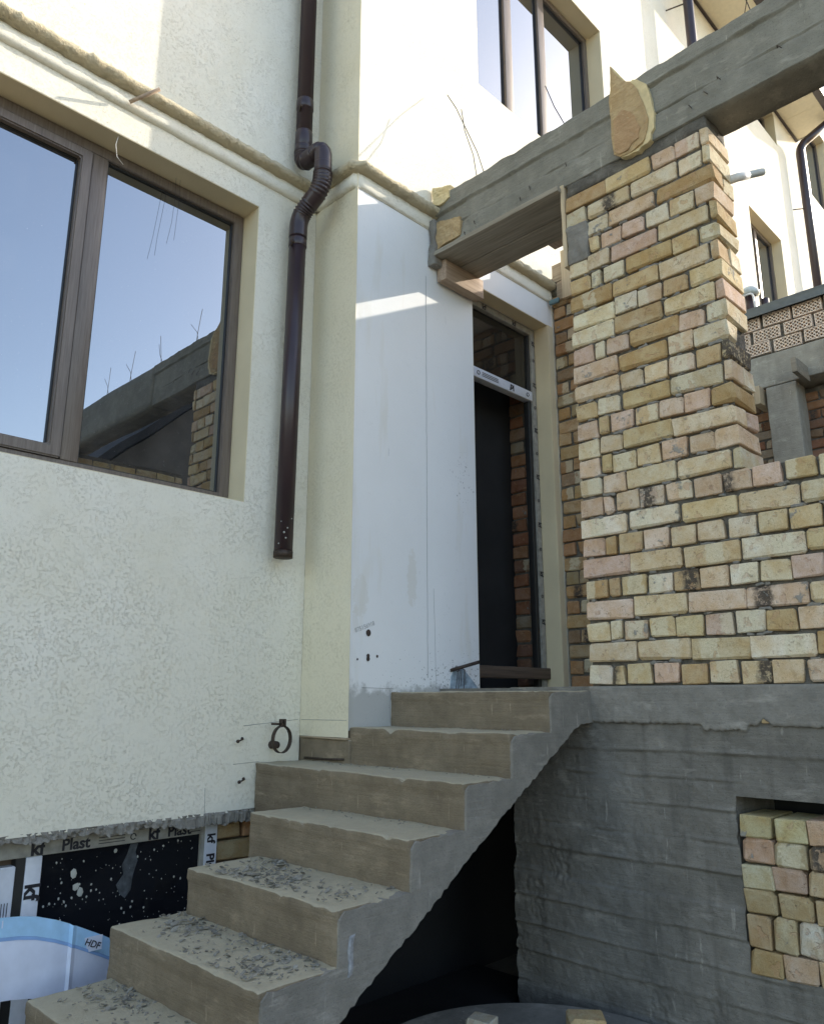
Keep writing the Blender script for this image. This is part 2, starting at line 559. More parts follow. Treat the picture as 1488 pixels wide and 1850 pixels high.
M['soffit'] = plain('cream_soffit_panel', (0.74, 0.66, 0.48), 0.6, var=0.05)
M['fascia'] = plain('brown_gutter_metal', (0.045, 0.032, 0.03), 0.4, 0.0, 0.1)
M['flake'] = plain('grey_plaster_flake', (0.21, 0.195, 0.165), 0.9, var=0.45, vscale=40)
M['white_plastic'] = plain('white_plastic', (0.7, 0.7, 0.68), 0.4)
M['cap'] = plain('pale_vent_cap', (0.50, 0.54, 0.52), 0.4)
M['teal'] = plain('teal_foam_strip', (0.14, 0.23, 0.24), 0.8, bs=80)
M['shard'] = concrete('broken_brick_face', (0.46, 0.31, 0.155), (0.56, 0.42, 0.24), (0.36, 0.24, 0.13), 0.010, 6.0, 0.5, 0.3)
M['shard_red'] = concrete('orange_broken_brick', (0.43, 0.265, 0.14), (0.55, 0.37, 0.205), (0.36, 0.26, 0.15), 0.010, 7.0, 0.4, 0.3)
M['shard_rim'] = plain('pale_brick_rim', (0.62, 0.50, 0.28), 0.9, bs=40, bd=0.004)
M['lime'] = plain('pale_lime_stain', (0.27, 0.275, 0.285), 0.9, var=0.3, vscale=60, bs=80)
M['wire'] = plain('dark_wire', (0.02, 0.017, 0.016), 0.7)
M['oldwall'] = plain('dark_old_render', (0.10, 0.09, 0.075), 0.9, var=0.3, vscale=2)
M['earth'] = concrete('trodden_earth', (0.20, 0.17, 0.13), (0.33, 0.29, 0.22), (0.12, 0.10, 0.08), 0.02, 1.2)
M['card_white'] = plain('white_carton', (0.60, 0.65, 0.77), 0.5, var=0.10, vscale=9)
M['card_blue'] = plain('blue_carton_print', (0.33, 0.57, 0.80), 0.5, var=0.15, vscale=12)
M['card_navy'] = plain('darker_blue_carton_print', (0.22, 0.38, 0.66), 0.5, var=0.1)
M['splash'] = plain('white_paint_spot', (0.40, 0.40, 0.36), 0.7)
M['drip'] = plain('grey_drip', (0.055, 0.062, 0.068), 0.7, var=0.5, vscale=40)
M['blue_dab'] = plain('blue_grey_paint_dab', (0.30, 0.38, 0.44), 0.8, var=0.3, vscale=50)
M['clay_red'] = plain('red_perforated_clay', (0.74, 0.59, 0.47), 0.9, var=0.3, vscale=30, bs=60)
M['hole'] = plain('deep_brick_hole', (0.06, 0.04, 0.03), 0.95)

def white_panel_material():
    m, nt, b = _new('white_skim_coat')
    p = pos(nt)
    c = (0.79, 0.795, 0.79)
    col = ramp(nt, noise(nt, p, 2.0, 6, 0.6), [(0.3, tuple(x*0.95 for x in c)), (0.7, c)])
    st = stretch(nt, p, (7, 7, 1.2))
    s = ramp(nt, noise(nt, st, 1.0, 4), [(0.60, 0.0), (0.72, 0.35)])
    col = mix(nt, s, col, (0.66, 0.62, 0.52))
    sx = nd(nt, 'ShaderNodeSeparateXYZ', {'Vector': p})
    # cement spatter thrown up from the stairs: it thins out with height
    low = nd(nt, 'ShaderNodeMapRange', {'Value': sx.outputs[2], 'From Min': 0.02, 'From Max': 0.75, 'To Min': 1.0, 'To Max': 0.0}).outputs[0]
    rgt_ = nd(nt, 'ShaderNodeMapRange', {'Value': sx.outputs[0], 'From Min': 2.75, 'From Max': 3.35, 'To Min': 0.35, 'To Max': 1.0}).outputs[0]
    amt = math_(nt, 'MULTIPLY', math_(nt, 'POWER', low, 2.0), rgt_)
    thr = math_(nt, 'SUBTRACT', 0.80, math_(nt, 'MULTIPLY', amt, 0.26))
    sp = math_(nt, 'GREATER_THAN', noise(nt, p, 75, 3, 0.6), thr)
    col = mix(nt, math_(nt, 'MULTIPLY', sp, 0.75), col, (0.22, 0.22, 0.21))
    band = math_(nt, 'ADD', sx.outputs[2], math_(nt, 'MULTIPLY', noise(nt, p, 12, 5, 0.7), -0.22))
    bk = ramp(nt, math_(nt, 'ADD', band, 0.12), [(0.035, 0.75), (0.085, 0.0)])
    col = mix(nt, bk, col, (0.33, 0.33, 0.31))
    sc_ = ramp(nt, noise(nt, stretch(nt, p, (60, 60, 9)), 1.0, 3), [(0.73, 0.0), (0.76, 0.45)])
    col = mix(nt, sc_, col, (0.42, 0.43, 0.44))
    def blob(cx, cz, rx, rz):
        u = math_(nt, 'DIVIDE', math_(nt, 'SUBTRACT', sx.outputs[0], cx), rx)
        v = math_(nt, 'DIVIDE', math_(nt, 'SUBTRACT', sx.outputs[2], cz), rz)
        r2 = math_(nt, 'ADD', math_(nt, 'MULTIPLY', u, u), math_(nt, 'MULTIPLY', v, v))
        return math_(nt, 'SUBTRACT', 1.0, math_(nt, 'ADD', r2, math_(nt, 'MULTIPLY', math_(nt, 'SUBTRACT', noise(nt, p, 26, 6, 0.75), 0.5), 4.0)))
    for (cx, cz, rx, rz, k) in ((3.12, 0.66, 0.04, 0.17, 0.26), (2.73, 0.52, 0.06, 0.12, 0.2), (2.70, 0.40, 0.02, 0.09, 0.2)):
        col = mix(nt, ramp(nt, blob(cx, cz, rx, rz), [(0.0, 0.0), (0.3, k)]), col, (0.56, 0.50, 0.38))
    near = ramp(nt, blob(3.58, 1.32, 0.16, 0.30), [(0.0, 0.0), (0.9, 1.0)])
    fleck = math_(nt, 'GREATER_THAN', noise(nt, stretch(nt, p, (95, 95, 60)), 1.0, 3, 0.6), math_(nt, 'SUBTRACT', 0.80, math_(nt, 'MULTIPLY', near, 0.17)))
    col = mix(nt, math_(nt, 'MULTIPLY', fleck, 0.7), col, (0.25, 0.25, 0.24))
    rub = ramp(nt, noise(nt, stretch(nt, p, (16, 16, 40)), 1.0, 5, 0.7), [(0.60, 0.0), (0.78, 0.30)])
    col = mix(nt, rub, col, (0.60, 0.60, 0.58))
    nt.links.new(col, b.inputs['Base Color'])
    b.inputs['Roughness'].default_value = 0.75
    b.inputs['Specular IOR Level'].default_value = 0.3
    bump(nt, b, noise(nt, p, 9, 6, 0.6), 0.003, 0.5)
    return m
M['white'] = white_panel_material()

# ------------------------------------------------------------------ main planes (metres; the lens is the origin)
XD, YS, YC, YA, XR = 3.31, 2.067, 3.07, 3.461, 2.655
ZB, ZG = 0.055, -1.45
ZTOP = 9.6
XEND = 15.0

# ================================================================== SETTING
g = rbox('ground', (-150, -150, ZG-0.6), (150, 150, ZG), M['earth'])
g['kind'] = 'structure'

# ================================================================== HOUSE
house = thing('house', 'cream stuccoed terrace house with brown windows and an unfinished doorway', 'house', (2.655, YC, ZG))

def sheet(name, plane, const, u0, u1, v0, v1, holes, mat, back, parent):
    """wall slab with rectangular openings. plane 'Y': u=X, v=Z, body goes to +back"""
    us = sorted({u0, u1, *[h[0] for h in holes], *[h[1] for h in holes]})
    vs = sorted({v0, v1, *[h[2] for h in holes], *[h[3] for h in holes]})
    us = [u for u in us if u0 <= u <= u1]; vs = [v for v in vs if v0 <= v <= v1]
    def solid(i, j):
        if i < 0 or j < 0 or i >= len(us)-1 or j >= len(vs)-1:
            return False
        uc, vc = (us[i]+us[i+1])/2, (vs[j]+vs[j+1])/2
        return not any(h[0] < uc < h[1] and h[2] < vc < h[3] for h in holes)
    V = []; Fc = []; idx = {}
    def vid(i, j, k):
        if (i, j, k) not in idx:
            idx[(i, j, k)] = len(V)
            a = const + (back if k else 0)
            V.append((us[i], a, vs[j]) if plane == 'Y' else (a, us[i], vs[j]))
        return idx[(i, j, k)]
    for i in range(len(us)-1):
        for j in range(len(vs)-1):
            if not solid(i, j):
                continue
            Fc.append((vid(i, j, 0), vid(i+1, j, 0), vid(i+1, j+1, 0), vid(i, j+1, 0)))
            Fc.append((vid(i, j, 1), vid(i, j+1, 1), vid(i+1, j+1, 1), vid(i+1, j, 1)))
            if not solid(i-1, j):
                Fc.append((vid(i, j, 0), vid(i, j+1, 0), vid(i, j+1, 1), vid(i, j, 1)))
            if not solid(i+1, j):
                Fc.append((vid(i+1, j, 0), vid(i+1, j, 1), vid(i+1, j+1, 1), vid(i+1, j+1, 0)))
            if not solid(i, j-1):
                Fc.append((vid(i, j, 0), vid(i, j, 1), vid(i+1, j, 1), vid(i+1, j, 0)))
            if not solid(i, j+1):
                Fc.append((vid(i, j+1, 0), vid(i+1, j+1, 0), vid(i+1, j+1, 1), vid(i, j+1, 1)))
    if plane == 'X':
        Fc = [f[::-1] for f in Fc]
    return mobj(name, V, Fc, mat, parent)

WIN_A = (0.42, 2.235, 1.017, 2.809)
WIN_U = (3.812, 5.69, 4.44, 6.26)
WIN_2 = (9.22, 10.33, 4.55, 6.12)
WIN_3 = (9.2, 10.684, 7.83, 8.36)
WIN_4 = (12.05, 13.3, 7.755, 9.4)
DOOR = (3.70, 4.589, 0.036, 2.763)

sheet('wall', 'Y', YA, -4.0, XR-0.002, -0.545, ZTOP, [WIN_A], M['stucco'], 0.30, house)
sheet('upper_wall', 'Y', YC, XR+0.004, XEND, 2.962, ZTOP, [WIN_U, WIN_2, WIN_3, WIN_4], M['stucco'], 0.30, house)
wp = sheet('entrance_wall', 'Y', YC+0.006, XR+0.004, 4.648, -0.16, 2.962, [DOOR], M['white'], 0.14, house)
wp['label'] = 'smooth white painted wall beside the doorway'
# return between the two wall planes
rt = rbox('return_wall', (XR, YC, -0.195), (XR+0.0035, YA+0.3, ZTOP), M['stucco_side'], house)
rt['label'] = 'narrow cream return wall with yellowish bounce light in its colour'
rbox('sub_wall', (4.649, YC, ZG), (XEND, YC+0.3, 2.962), M['stucco'], house)
rbox('void_dark_sheet', (1.9, 2.60, ZG+0.002), (XD+0.3, YC+0.006, ZG+0.03), M['bitumen'], house)  # added black sheet, darkens the ground where the space under the stairs is black
rbox('foundation', (XR+0.05, YC+0.008, ZG), (4.648, YC+0.31, -0.161), M['bitumen'], house)
rbox('basement_wall', (-4, 3.602, ZG), (XR, 3.85, -0.55), M['brown_wood'], house)
rbox('roof', (-4, YC+0.02, ZTOP), (XEND, 9, ZTOP+0.2), M['zinc'], house)
rbox('rear_wall', (-4, 8.8, ZG), (XEND, 9, ZTOP), M['stucco'], house)
rbox('gable_wall', (-4, YA+0.3, -0.565), (-3.7, 8.8, ZTOP), M['stucco'], house)
rbox('gable_wall', (XEND-0.3, YC+0.3, ZG), (XEND, 8.8, ZTOP), M['stucco'], house)

def ring(x0, x1, z0, z1, w, y0, y1, bottom=True):
    """mitred frame as one closed body; bottom=False leaves the lower bar out"""
    if bottom:
        o = [(x0, z0), (x1, z0), (x1, z1), (x0, z1)]
        i = [(x0+w, z0+w), (x1-w, z0+w), (x1-w, z1-w), (x0+w, z1-w)]
        V = [(x, y, z) for y in (y0, y1) for (x, z) in o+i]
        Fc = []
        for k in range(4):
            q = (k+1) % 4
            Fc += [(k, q, q+4, k+4), (k+8, k+12, q+12, q+8), (k, k+8, q+8, q), (k+4, q+4, q+12, k+12)]
        return np.array(V), Fc
    poly = [(x0, z0), (x0, z1), (x1, z1), (x1, z0), (x1-w, z0), (x1-w, z1-w), (x0+w, z1-w), (x0+w, z0)]
    V = [(x, y, z) for y in (y0, y1) for (x, z) in poly]
    Fc = [(0, 7, 6, 1), (1, 6, 5, 2), (2, 5, 4, 3), (8, 9, 14, 15), (9, 10, 13, 14), (10, 11, 12, 13)]
    for k in range(8):
        q = (k+1) % 8
        Fc.append((k, q, q+8, k+8))
    return np.array(V), Fc

def ring_obj(name, x0, x1, z0, z1, w, y0, y1, mat, parent, bottom=True, bev=0.004, label=None):
    V, Fc = ring(x0, x1, z0, z1, w, y0, y1, bottom)
    o = mobj(name, V, Fc, mat, parent, False, label)
    import bmesh
    bm = bmesh.new(); bm.from_mesh(o.data)
    bmesh.ops.recalc_face_normals(bm, faces=bm.faces)
    if bev:
        bmesh.ops.bevel(bm, geom=[e for e in bm.edges if len(e.link_faces) == 2 and e.calc_face_angle(0) > 1.0], offset=bev, segments=2, affect='EDGES')
    bm.to_mesh(o.data); bm.free()
    return o

def lining(rect, y0, y1, mat, t=0.004):
    """smooth render on the cheeks of an opening"""
    x0, x1, z0, z1 = rect
    return ring_obj('reveal', x0, x1, z0, z1, t, y0, y1, mat, house, True, 0)

def window(rect, yf, mulls, sashes, fw=0.062, label=None):
    """rect in the wall plane, yf: front of the frame; mulls: list of (x0,x1); sashes: list of bool per bay"""
    x0, x1, z0, z1 = rect
    x0 += 0.006; x1 -= 0.006; z0 += 0.006; z1 -= 0.006
    w = ring_obj('window', x0, x1, z0, z1, fw, yf, yf+0.07, M['frame'], house)
    if label:
        w['label'] = label
    for (a, b) in mulls:
        rbox('mullion', (a, yf-0.001, z0+fw+0.0005), (b, yf+0.07, z1-fw-0.0005), M['frame'], w, r=0.006)
    edges = [x0+fw] + [v for m in mulls for v in m] + [x1-fw]
    for k, sash in enumerate(sashes):
        a, b = edges[2*k], edges[2*k+1]
        c, d = z0+fw, z1-fw
        if sash:
            sw = 0.058
            ring_obj('sash', a+0.003, b-0.003, c+0.003, d-0.003, sw, yf-0.014, yf+0.045, M['frame'], w, True, 0.007)
            a += sw; b -= sw; c += sw; d -= sw
        ring_obj('gasket', a, b, c, d, 0.009, yf+0.02, yf+0.034, M['gasket'], w, True, 0)
        rbox('pane', (a+0.003, yf+0.028, c+0.003), (b-0.003, yf+0.040, d-0.003), M['glass'], w)
    return w

lining(WIN_A, YA+0.002, 3.70, M['reveal'])
window(WIN_A, 3.61, [(1.318, 1.402)], [True, False], 0.062, 'large ground floor window of one sash and one fixed pane')
lining(WIN_U, YC+0.002, 3.36, M['reveal'])
window(WIN_U, 3.22, [(4.36, 4.46), (4.86, 4.96)], [False, False, False], 0.06, 'three-bay upper floor window')
lining(WIN_2, YC+0.002, 3.36, M['reveal'])
window(WIN_2, 3.20, [(9.70, 9.78)], [False, False], 0.06, 'far upper window left of the second downpipe')
lining(WIN_3, YC+0.002, 3.36, M['reveal'])
window(WIN_3, 3.20, [(9.9, 9.98)], [False, False], 0.06, 'far window half hidden behind the concrete beam')
lining(WIN_4, YC+0.002, 3.36, M['reveal'])
window(WIN_4, 3.20, [(12.5, 12.62)], [False, False], 0.06, 'far tall window right of the second downpipe')

# moulding: a rough plaster rope on a flat ledge, following the corners of the house
def sweep(path, prof, jit=0.0, seed=0, step=0.03, flat=1.0):
    """path: XY corners; prof: (out, z). Body lies to the right of the walking direction"""
    pts = []
    for (a, b) in zip(path[:-1], path[1:]):
        n = max(1, int(math.dist(a, b)/step))
        for i in range(n):
            pts.append((a[0]+(b[0]-a[0])*i/n, a[1]+(b[1]-a[1])*i/n))
    pts.append(path[-1])
    nr = []
    for i in range(len(pts)):
        def nrm(a, b):
            d = math.dist(a, b)
            return ((b[1]-a[1])/d, -(b[0]-a[0])/d)
        n1 = nrm(pts[max(0, i-1)], pts[max(1, i)]); n2 = nrm(pts[min(i, len(pts)-2)], pts[min(i+1, len(pts)-1)])
        mx, my = n1[0]+n2[0], n1[1]+n2[1]
        k = 2/(mx*mx+my*my)
        nr.append((mx*k, my*k))
    V = []; Fc = []
    m = len(prof)
    for (x, y), (nx, ny) in zip(pts, nr):
        for (o, z) in prof:
            k_ = flat if (x > XR+0.01 and o > 0) else 1.0     # flatter on the entrance front
            V.append((x+nx*o*k_, y+ny*o*k_, z))
    V = np.array(V)
    if jit:
        V = V + np.stack([fbm(V, 38, 3, seed+k) for k in range(3)], 1)*jit
    for i in range(len(pts)-1):
        for j in range(m-1):
            a = i*m+j
            Fc.append((a, a+1, a+m+1, a+m))
    Fc.append(tuple(range(m)))
    Fc.append(tuple(range((len(pts)-1)*m, len(pts)*m))[::-1])
    return V, Fc

ledge = [(-0.01, 2.964), (0.010, 2.966), (0.022, 2.974), (0.028, 2.990), (0.026, 3.02), (0.016, 3.06), (-0.01, 3.085)]
rope = [(-0.01, 3.056), (0.03, 3.058), (0.056, 3.064), (0.070, 3.077), (0.075, 3.093), (0.070, 3.108), (0.056, 3.120), (0.03, 3.126), (-0.01, 3.136)]
for path, sd in (([(-4, YA), (XR-0.05, YA), (XR, YA-0.05), (XR, YC+0.03), (XR+0.03, YC), (3.34, YC)], 1), ([(3.66, YC), (4.63, YC)], 5)):
    V, Fc = sweep(path, ledge, 0.006, sd, 0.03, 0.4)
    mobj('moulding_ledge', V, Fc, M['stucco'], house, True)
    V, Fc = sweep(path, rope, 0.012, sd+40, 0.02, 0.85)
    mobj('moulding_rope', V, Fc, M['rope'], house, True)

# ragged lower edge of the plaster over the basement window
def edge_fn(V):
    n = fbm(V, 9, 4, 5)
    n2 = fbm(V, 40, 3, 9)
    low = V[:, 2] < -0.555
    V[:, 2] += np.where(low, n*0.018+n2*0.012 - (V[:, 0]-1.5)*0.022, n2*0.004)
    n3 = fbm(V, 75, 3, 19)
    V[:, 1] += n2*0.016 + n3*0.012
    V[:, 2] += np.where(low, n3*0.012, 0)
    return V
rbox('plaster_edge', (-1.5, YA-0.003, -0.572), (2.40, YA+0.085, -0.535), M['slurry'], house, res=(0.008, 0.015, 0.009), fn=edge_fn, smooth=False, label='ragged broken edge of plaster')

# door frame, still in its protective film
DX0, DX1, DY = 3.706, 4.583, 3.2
lining(DOOR, YC+0.008, 3.197, M['reveal'])
rbox('door_post', (4.5885, YC+0.001, 0.0), (4.6485, YC+0.141, 2.763), M['reveal'], house, label='narrow cream post right of the doorway')
df = ring_obj('door_frame', DX0, DX1, 0.05, 2.757, 0.05, DY, DY+0.07, M['film_dirty'], house, False, 0.003, 'door frame in grey dirty printed film')
rbox('jamb_lining', (DX1-0.085, DY+0.012, 0.05), (DX1-0.0505, DY+0.06, 2.16), M['gasket'], df, r=0.004)
rbox('jamb_lining', (DX1-0.075, DY+0.012, 2.24), (DX1-0.0505, DY+0.06, 2.70), M['gasket'], df, r=0.004)
rbox('transom_bar', (DX0+0.05, DY-0.002, 2.163), (DX1-0.0505, DY+0.065, 2.238), M['film'], df, r=0.006)
rbox('transom_pane', (DX0+0.052, DY+0.03, 2.238), (DX1-0.075, DY+0.038, 2.70), M['clear'], df)
rbox('sill_board', (DX0+0.02, DY-0.03, 0.125), (DX1+0.004, DY+0.05, 0.20), M['brown_wood'], df, r=0.008)
UX, UZ = (1, 0, 0), (0, 0, 1)
text('lettering', 'kf', 0.06, (3.98, DY-0.0015, 2.728), UX, UZ, M['ink'], df, 0.03)
text('lettering', 'kf', 0.06, (4.33, DY-0.0015, 2.728), UX, UZ, M['ink'], df, 0.03)
text('lettering', 'kf', 0.062, (4.28, DY-0.0045, 2.20), (-1, 0, 0), (0, 0, -1), M['ink'], df, 0.035)
for z in (2.64, 2.30, 1.94, 1.58, 1.22, 0.86, 0.52):
    text('lettering', 'kf', 0.05, (DX1-0.023, DY-0.0015, z), (0, 0, -1), UX, M['ink'], df, 0.03)
pr = MB()
for z in (2.50, 2.12, 1.76, 1.40, 1.04, 0.70):
    V, Fc = tube([(DX1-0.023+0.010*math.cos(a), DY-0.0015, z+0.010*math.sin(a)) for a in np.linspace(0, 6.28, 11)], 0.0022, 5)
    pr.add(V, Fc)
for x in (3.90, 4.47):
    V, Fc = tube([(x+0.014*math.cos(a), DY-0.0035, 2.20+0.014*math.sin(a)) for a in np.linspace(0, 6.28, 11)], 0.0025, 5)
    pr.add(V, Fc)
for k in range(3):
    pr.box((3.94, DY-0.0042, 2.186+k*0.012), (4.12, DY-0.0030, 2.190+k*0.012), 0)
pr.build('film_print', M['ink'], df)['kind'] = 'stuff'

# dark hall behind the doorway
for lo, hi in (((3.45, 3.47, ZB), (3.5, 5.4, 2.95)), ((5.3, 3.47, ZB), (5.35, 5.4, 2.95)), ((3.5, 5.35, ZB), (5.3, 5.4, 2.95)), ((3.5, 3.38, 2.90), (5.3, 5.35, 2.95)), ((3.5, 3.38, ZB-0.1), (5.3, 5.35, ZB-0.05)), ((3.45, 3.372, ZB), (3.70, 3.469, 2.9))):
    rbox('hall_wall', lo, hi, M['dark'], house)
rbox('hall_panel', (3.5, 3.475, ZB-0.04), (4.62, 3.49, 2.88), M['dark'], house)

# basement window below the plaster
BY = 3.55
bwin = ring_obj('basement_window', -0.4, 2.235, ZG-0.05, -0.555, 0.085, BY, BY+0.05, M['film_dirty'], house, True, 0.003, 'basement window in printed protective film')
rbox('mullion', (1.338, BY-0.003, ZG+0.1), (1.404, BY+0.05, -0.6405), M['film'], bwin, r=0.004)
rbox('jamb_film', (2.168, BY-0.004, ZG+0.1), (2.234, BY-0.0005, -0.60), M['film'], bwin)
rbox('jamb_groove', (1.298, BY-0.002, ZG+0.1), (1.336, BY+0.045, -0.6405), M['gasket'], bwin)
ring_obj('sash', -0.3, 1.297, ZG+0.1, -0.666, 0.06, BY-0.012, BY+0.04, M['film'], bwin, True, 0.004)
rbox('pane', (1.404, BY+0.02, ZG+0.1), (2.151, BY+0.03, -0.6405), M['black_glass'], bwin)
rbox('pane', (-0.25, BY+0.02, ZG+0.15), (1.238, BY+0.03, -0.725), M['black_glass'], bwin)
yy = BY-0.0012
text('lettering', 'kf', 0.075, (1.38, yy, -0.612), UX, UZ, M['ink'], bwin, 0.035)
text('lettering', 'Plast', 0.065, (1.54, yy, -0.612), UX, UZ, M['ink'], bwin, 0.03)
text('lettering', 'kf', 0.075, (1.90, yy, -0.612), UX, UZ, M['ink'], bwin, 0.035)
text('lettering', 'Plast', 0.065, (2.03, yy, -0.612), UX, UZ, M['ink'], bwin, 0.03)
text('lettering', 'kf', 0.085, (1.371, BY-0.0045, -0.775), (0, 0, -1), UX, M['ink'], bwin, 0.035)
text('lettering', 'kf', 0.06, (2.20, BY-0.0055, -0.665), (0, 0, -1), UX, M['ink'], bwin, 0.03)
text('lettering', 'Plast', 0.06, (2.20, BY-0.0055, -0.79), (0, 0, -1), UX, M['ink'], bwin, 0.03)
pr = MB()
for x0, x1 in ((1.64, 1.76), (2.09, 2.14)):
    for k in range(3):
        pr.box((x0, yy-0.0006, -0.625+k*0.012), (x1, yy, -0.622+k*0.012), 0)
for k in range(3):
    pr.box((1.255+k*0.011, BY-0.0135, -0.90), (1.258+k*0.011, BY-0.0125, -0.80), 0)
for cx, cy, cz in ((1.80, yy, -0.612), (1.262, BY-0.013, -0.95), (1.22, BY-0.013, -0.69)):
    V, Fc = tube([(cx+0.013*math.cos(a), cy, cz+0.013*math.sin(a)) for a in np.linspace(0, 5.6, 8)], 0.0025, 5)
    pr.add(V, Fc)
pr.build('film_print', M['ink'], bwin)['kind'] = 'stuff'
# paint specks and drip on the black pane
sp = MB()
R2 = random.Random(3)
spots = [(1.55, -0.735, 0.016), (1.565, -0.79, 0.017), (1.585, -0.815, 0.017), (1.47, -0.95, 0.017), (1.73, -0.665, 0.01)]
for k in range(190):
    spots.append((R2.uniform(1.42, 2.14), R2.uniform(-1.15, -0.655), R2.choice((0.0012, 0.0015, 0.002, 0.002, 0.003, 0.005))))
for (x, z, r) in spots:
    n = 7
    ring = [(x+r*math.cos(2*math.pi*i/n)*R2.uniform(0.7, 1.0), BY+0.0185, z+r*R2.uniform(0.8, 1.5)*math.sin(2*math.pi*i/n)) for i in range(n)]
    sp.add(ring+[(x, BY+0.0165, z)], [(i, (i+1) % n, n) for i in range(n)])
spo = sp.build('paint_specks', M['splash'], bwin)
spo['kind'] = 'stuff'
dr = [(1.80, -0.645), (1.835, -0.645), (1.825, -0.68), (1.838, -0.72), (1.82, -0.78), (1.815, -0.84), (1.79, -0.87), (1.765, -0.85), (1.745, -0.81), (1.775, -0.77), (1.765, -0.73), (1.785, -0.69)]
pobj('drip', dr, 1, BY+0.017, BY+0.0195, M['drip'], bwin)

# ------------------------------------------------------------------ bricks
PAL_CREAM = [((0.69, 0.595, 0.425), 5), ((0.65, 0.54, 0.355), 5), ((0.57, 0.445, 0.27), 4), ((0.65, 0.505, 0.395), 4), ((0.62, 0.565, 0.41), 3), ((0.74, 0.675, 0.53), 4), ((0.67, 0.545, 0.42), 3), ((0.49, 0.36, 0.20), 2)]
PAL_WARM_BOUNCE = [((0.48, 0.31, 0.17), 4), ((0.44, 0.27, 0.16), 3), ((0.40, 0.32, 0.20), 3), ((0.50, 0.37, 0.22), 3), ((0.34, 0.25, 0.17), 1)]  # same kind of brick, tinted orange for the warm bounce light
PAL_RED = [((0.33, 0.17, 0.11), 3), ((0.38, 0.22, 0.14), 3), ((0.30, 0.21, 0.15), 2), ((0.38, 0.32, 0.25), 1), ((0.24, 0.14, 0.10), 1)]
BR = {}
def brick_mesh(D, L, H):
    key = (round(D, 2), round(L, 2), round(H, 3))
    if key not in BR:
        lst = []
        for v in range(7):
            rr = random.Random(hash((key, v)) & 0xFFFF)
            V, Fc = box_mesh((-D/2, -L/2, -H/2), (D/2, L/2, H/2), 9, 0)
            # chamfered box: 24 corners
            c = rr.uniform(0.003, 0.006)
            pts = []; ids = {}
            for sx in (-1, 1):
                for sy in (-1, 1):
                    for sz in (-1, 1):
                        cc = c*rr.choice((0.6, 1, 1, 1.4, 2.0, 3.2))
                        jx, jy, jz = (rr.uniform(-0.0038, 0.0038) for _ in range(3))
                        for ax in range(3):
                            p = [sx*D/2, sy*L/2, sz*H/2]
                            for b in range(3):
                                if b != ax:
                                    p[b] -= (sx, sy, sz)[b]*cc
                            ids[(sx, sy, sz, ax)] = len(pts)
                            pts.append((p[0]+jx, p[1]+jy, p[2]+jz))
            Fb = []
            for ax in range(3):
                o1, o2 = [b for b in range(3) if b != ax]
                for s in (-1, 1):
                    q = []
                    for (a, b) in ((-1, -1), (1, -1), (1, 1), (-1, 1)):
                        k = [0, 0, 0]; k[ax] = s; k[o1] = a; k[o2] = b
                        q.append(ids[(*k, ax)])
                    Fb.append(q)
            for ax in range(3):
                o1, o2 = [b for b in range(3) if b != ax]
                for a in (-1, 1):
                    for b in (-1, 1):
                        def K(s, face):
                            k = [0, 0, 0]; k[ax] = s; k[o1] = a; k[o2] = b
                            return ids[(*k, face)]
                        Fb.append([K(-1, o1), K(1, o1), K(1, o2), K(-1, o2)])
            for sx in (-1, 1):
                for sy in (-1, 1):
                    for sz in (-1, 1):
                        Fb.append([ids[(sx, sy, sz, a)] for a in range(3)])
            me = meshdata('brick', pts, Fb, M['brick'])
            import bmesh
            bm = bmesh.new(); bm.from_mesh(me)
            bmesh.ops.recalc_face_normals(bm, faces=bm.faces)
            bm.to_mesh(me); bm.free()
            lst.append(me)
        BR[key] = lst
    return BR[key]

def add_brick(parent, c, D, L, H, pal, rr, burn=0.10, pale=0.25, jit=0.003, rot=0.008, name='brick', rz=0.0, col=None):
    me = rr.choice(brick_mesh(D, L, H))
    e = (rr.uniform(-rot, rot), rr.uniform(-rot, rot)*0.6, rz+rr.uniform(-rot, rot)*0.7)
    o = place(name, me, (c[0]+rr.uniform(-jit*1.6, jit*0.6), c[1]+rr.uniform(-jit, jit), c[2]+rr.uniform(-jit, jit)), parent, e)
    if col is None:
        cols, ws = zip(*pal)
        col = rr.choices(cols, ws)[0]
    k = rr.uniform(0.88, 1.08)
    u = rr.random()
    a = 0.2 if u < burn else (0.6 if u < burn+pale else 1.0)
    o.color = (col[0]*k, col[1]*k*rr.uniform(0.97, 1.02), col[2]*k*rr.uniform(0.92, 1.05), a)
    return o

BH, CH, JT = 0.0885, 0.1022, 0.011
def lay_course(parent, x, y_hi, y_lo, z, lens, pal, rr, **kw):
    """bricks facing -X laid from y_hi downwards; depth .25 for headers, .12 for stretchers"""
    y = y_hi
    i = 0
    while y-y_lo > 0.03:
        L = lens[i] if i < len(lens) else lens[-1]
        i += 1
        L = min(L*rr.uniform(0.985, 1.01), y-y_lo)
        if y-y_lo-L < 0.045:
            L = y-y_lo
        D = 0.12 if L > 0.16 else 0.245
        h = BH*rr.uniform(0.96, 1.03)
        add_brick(parent, (x+D/2, y-L/2, z+CH/2), D, L, BH, pal, rr, **kw)
        y -= L+JT*rr.uniform(0.7, 1.3)

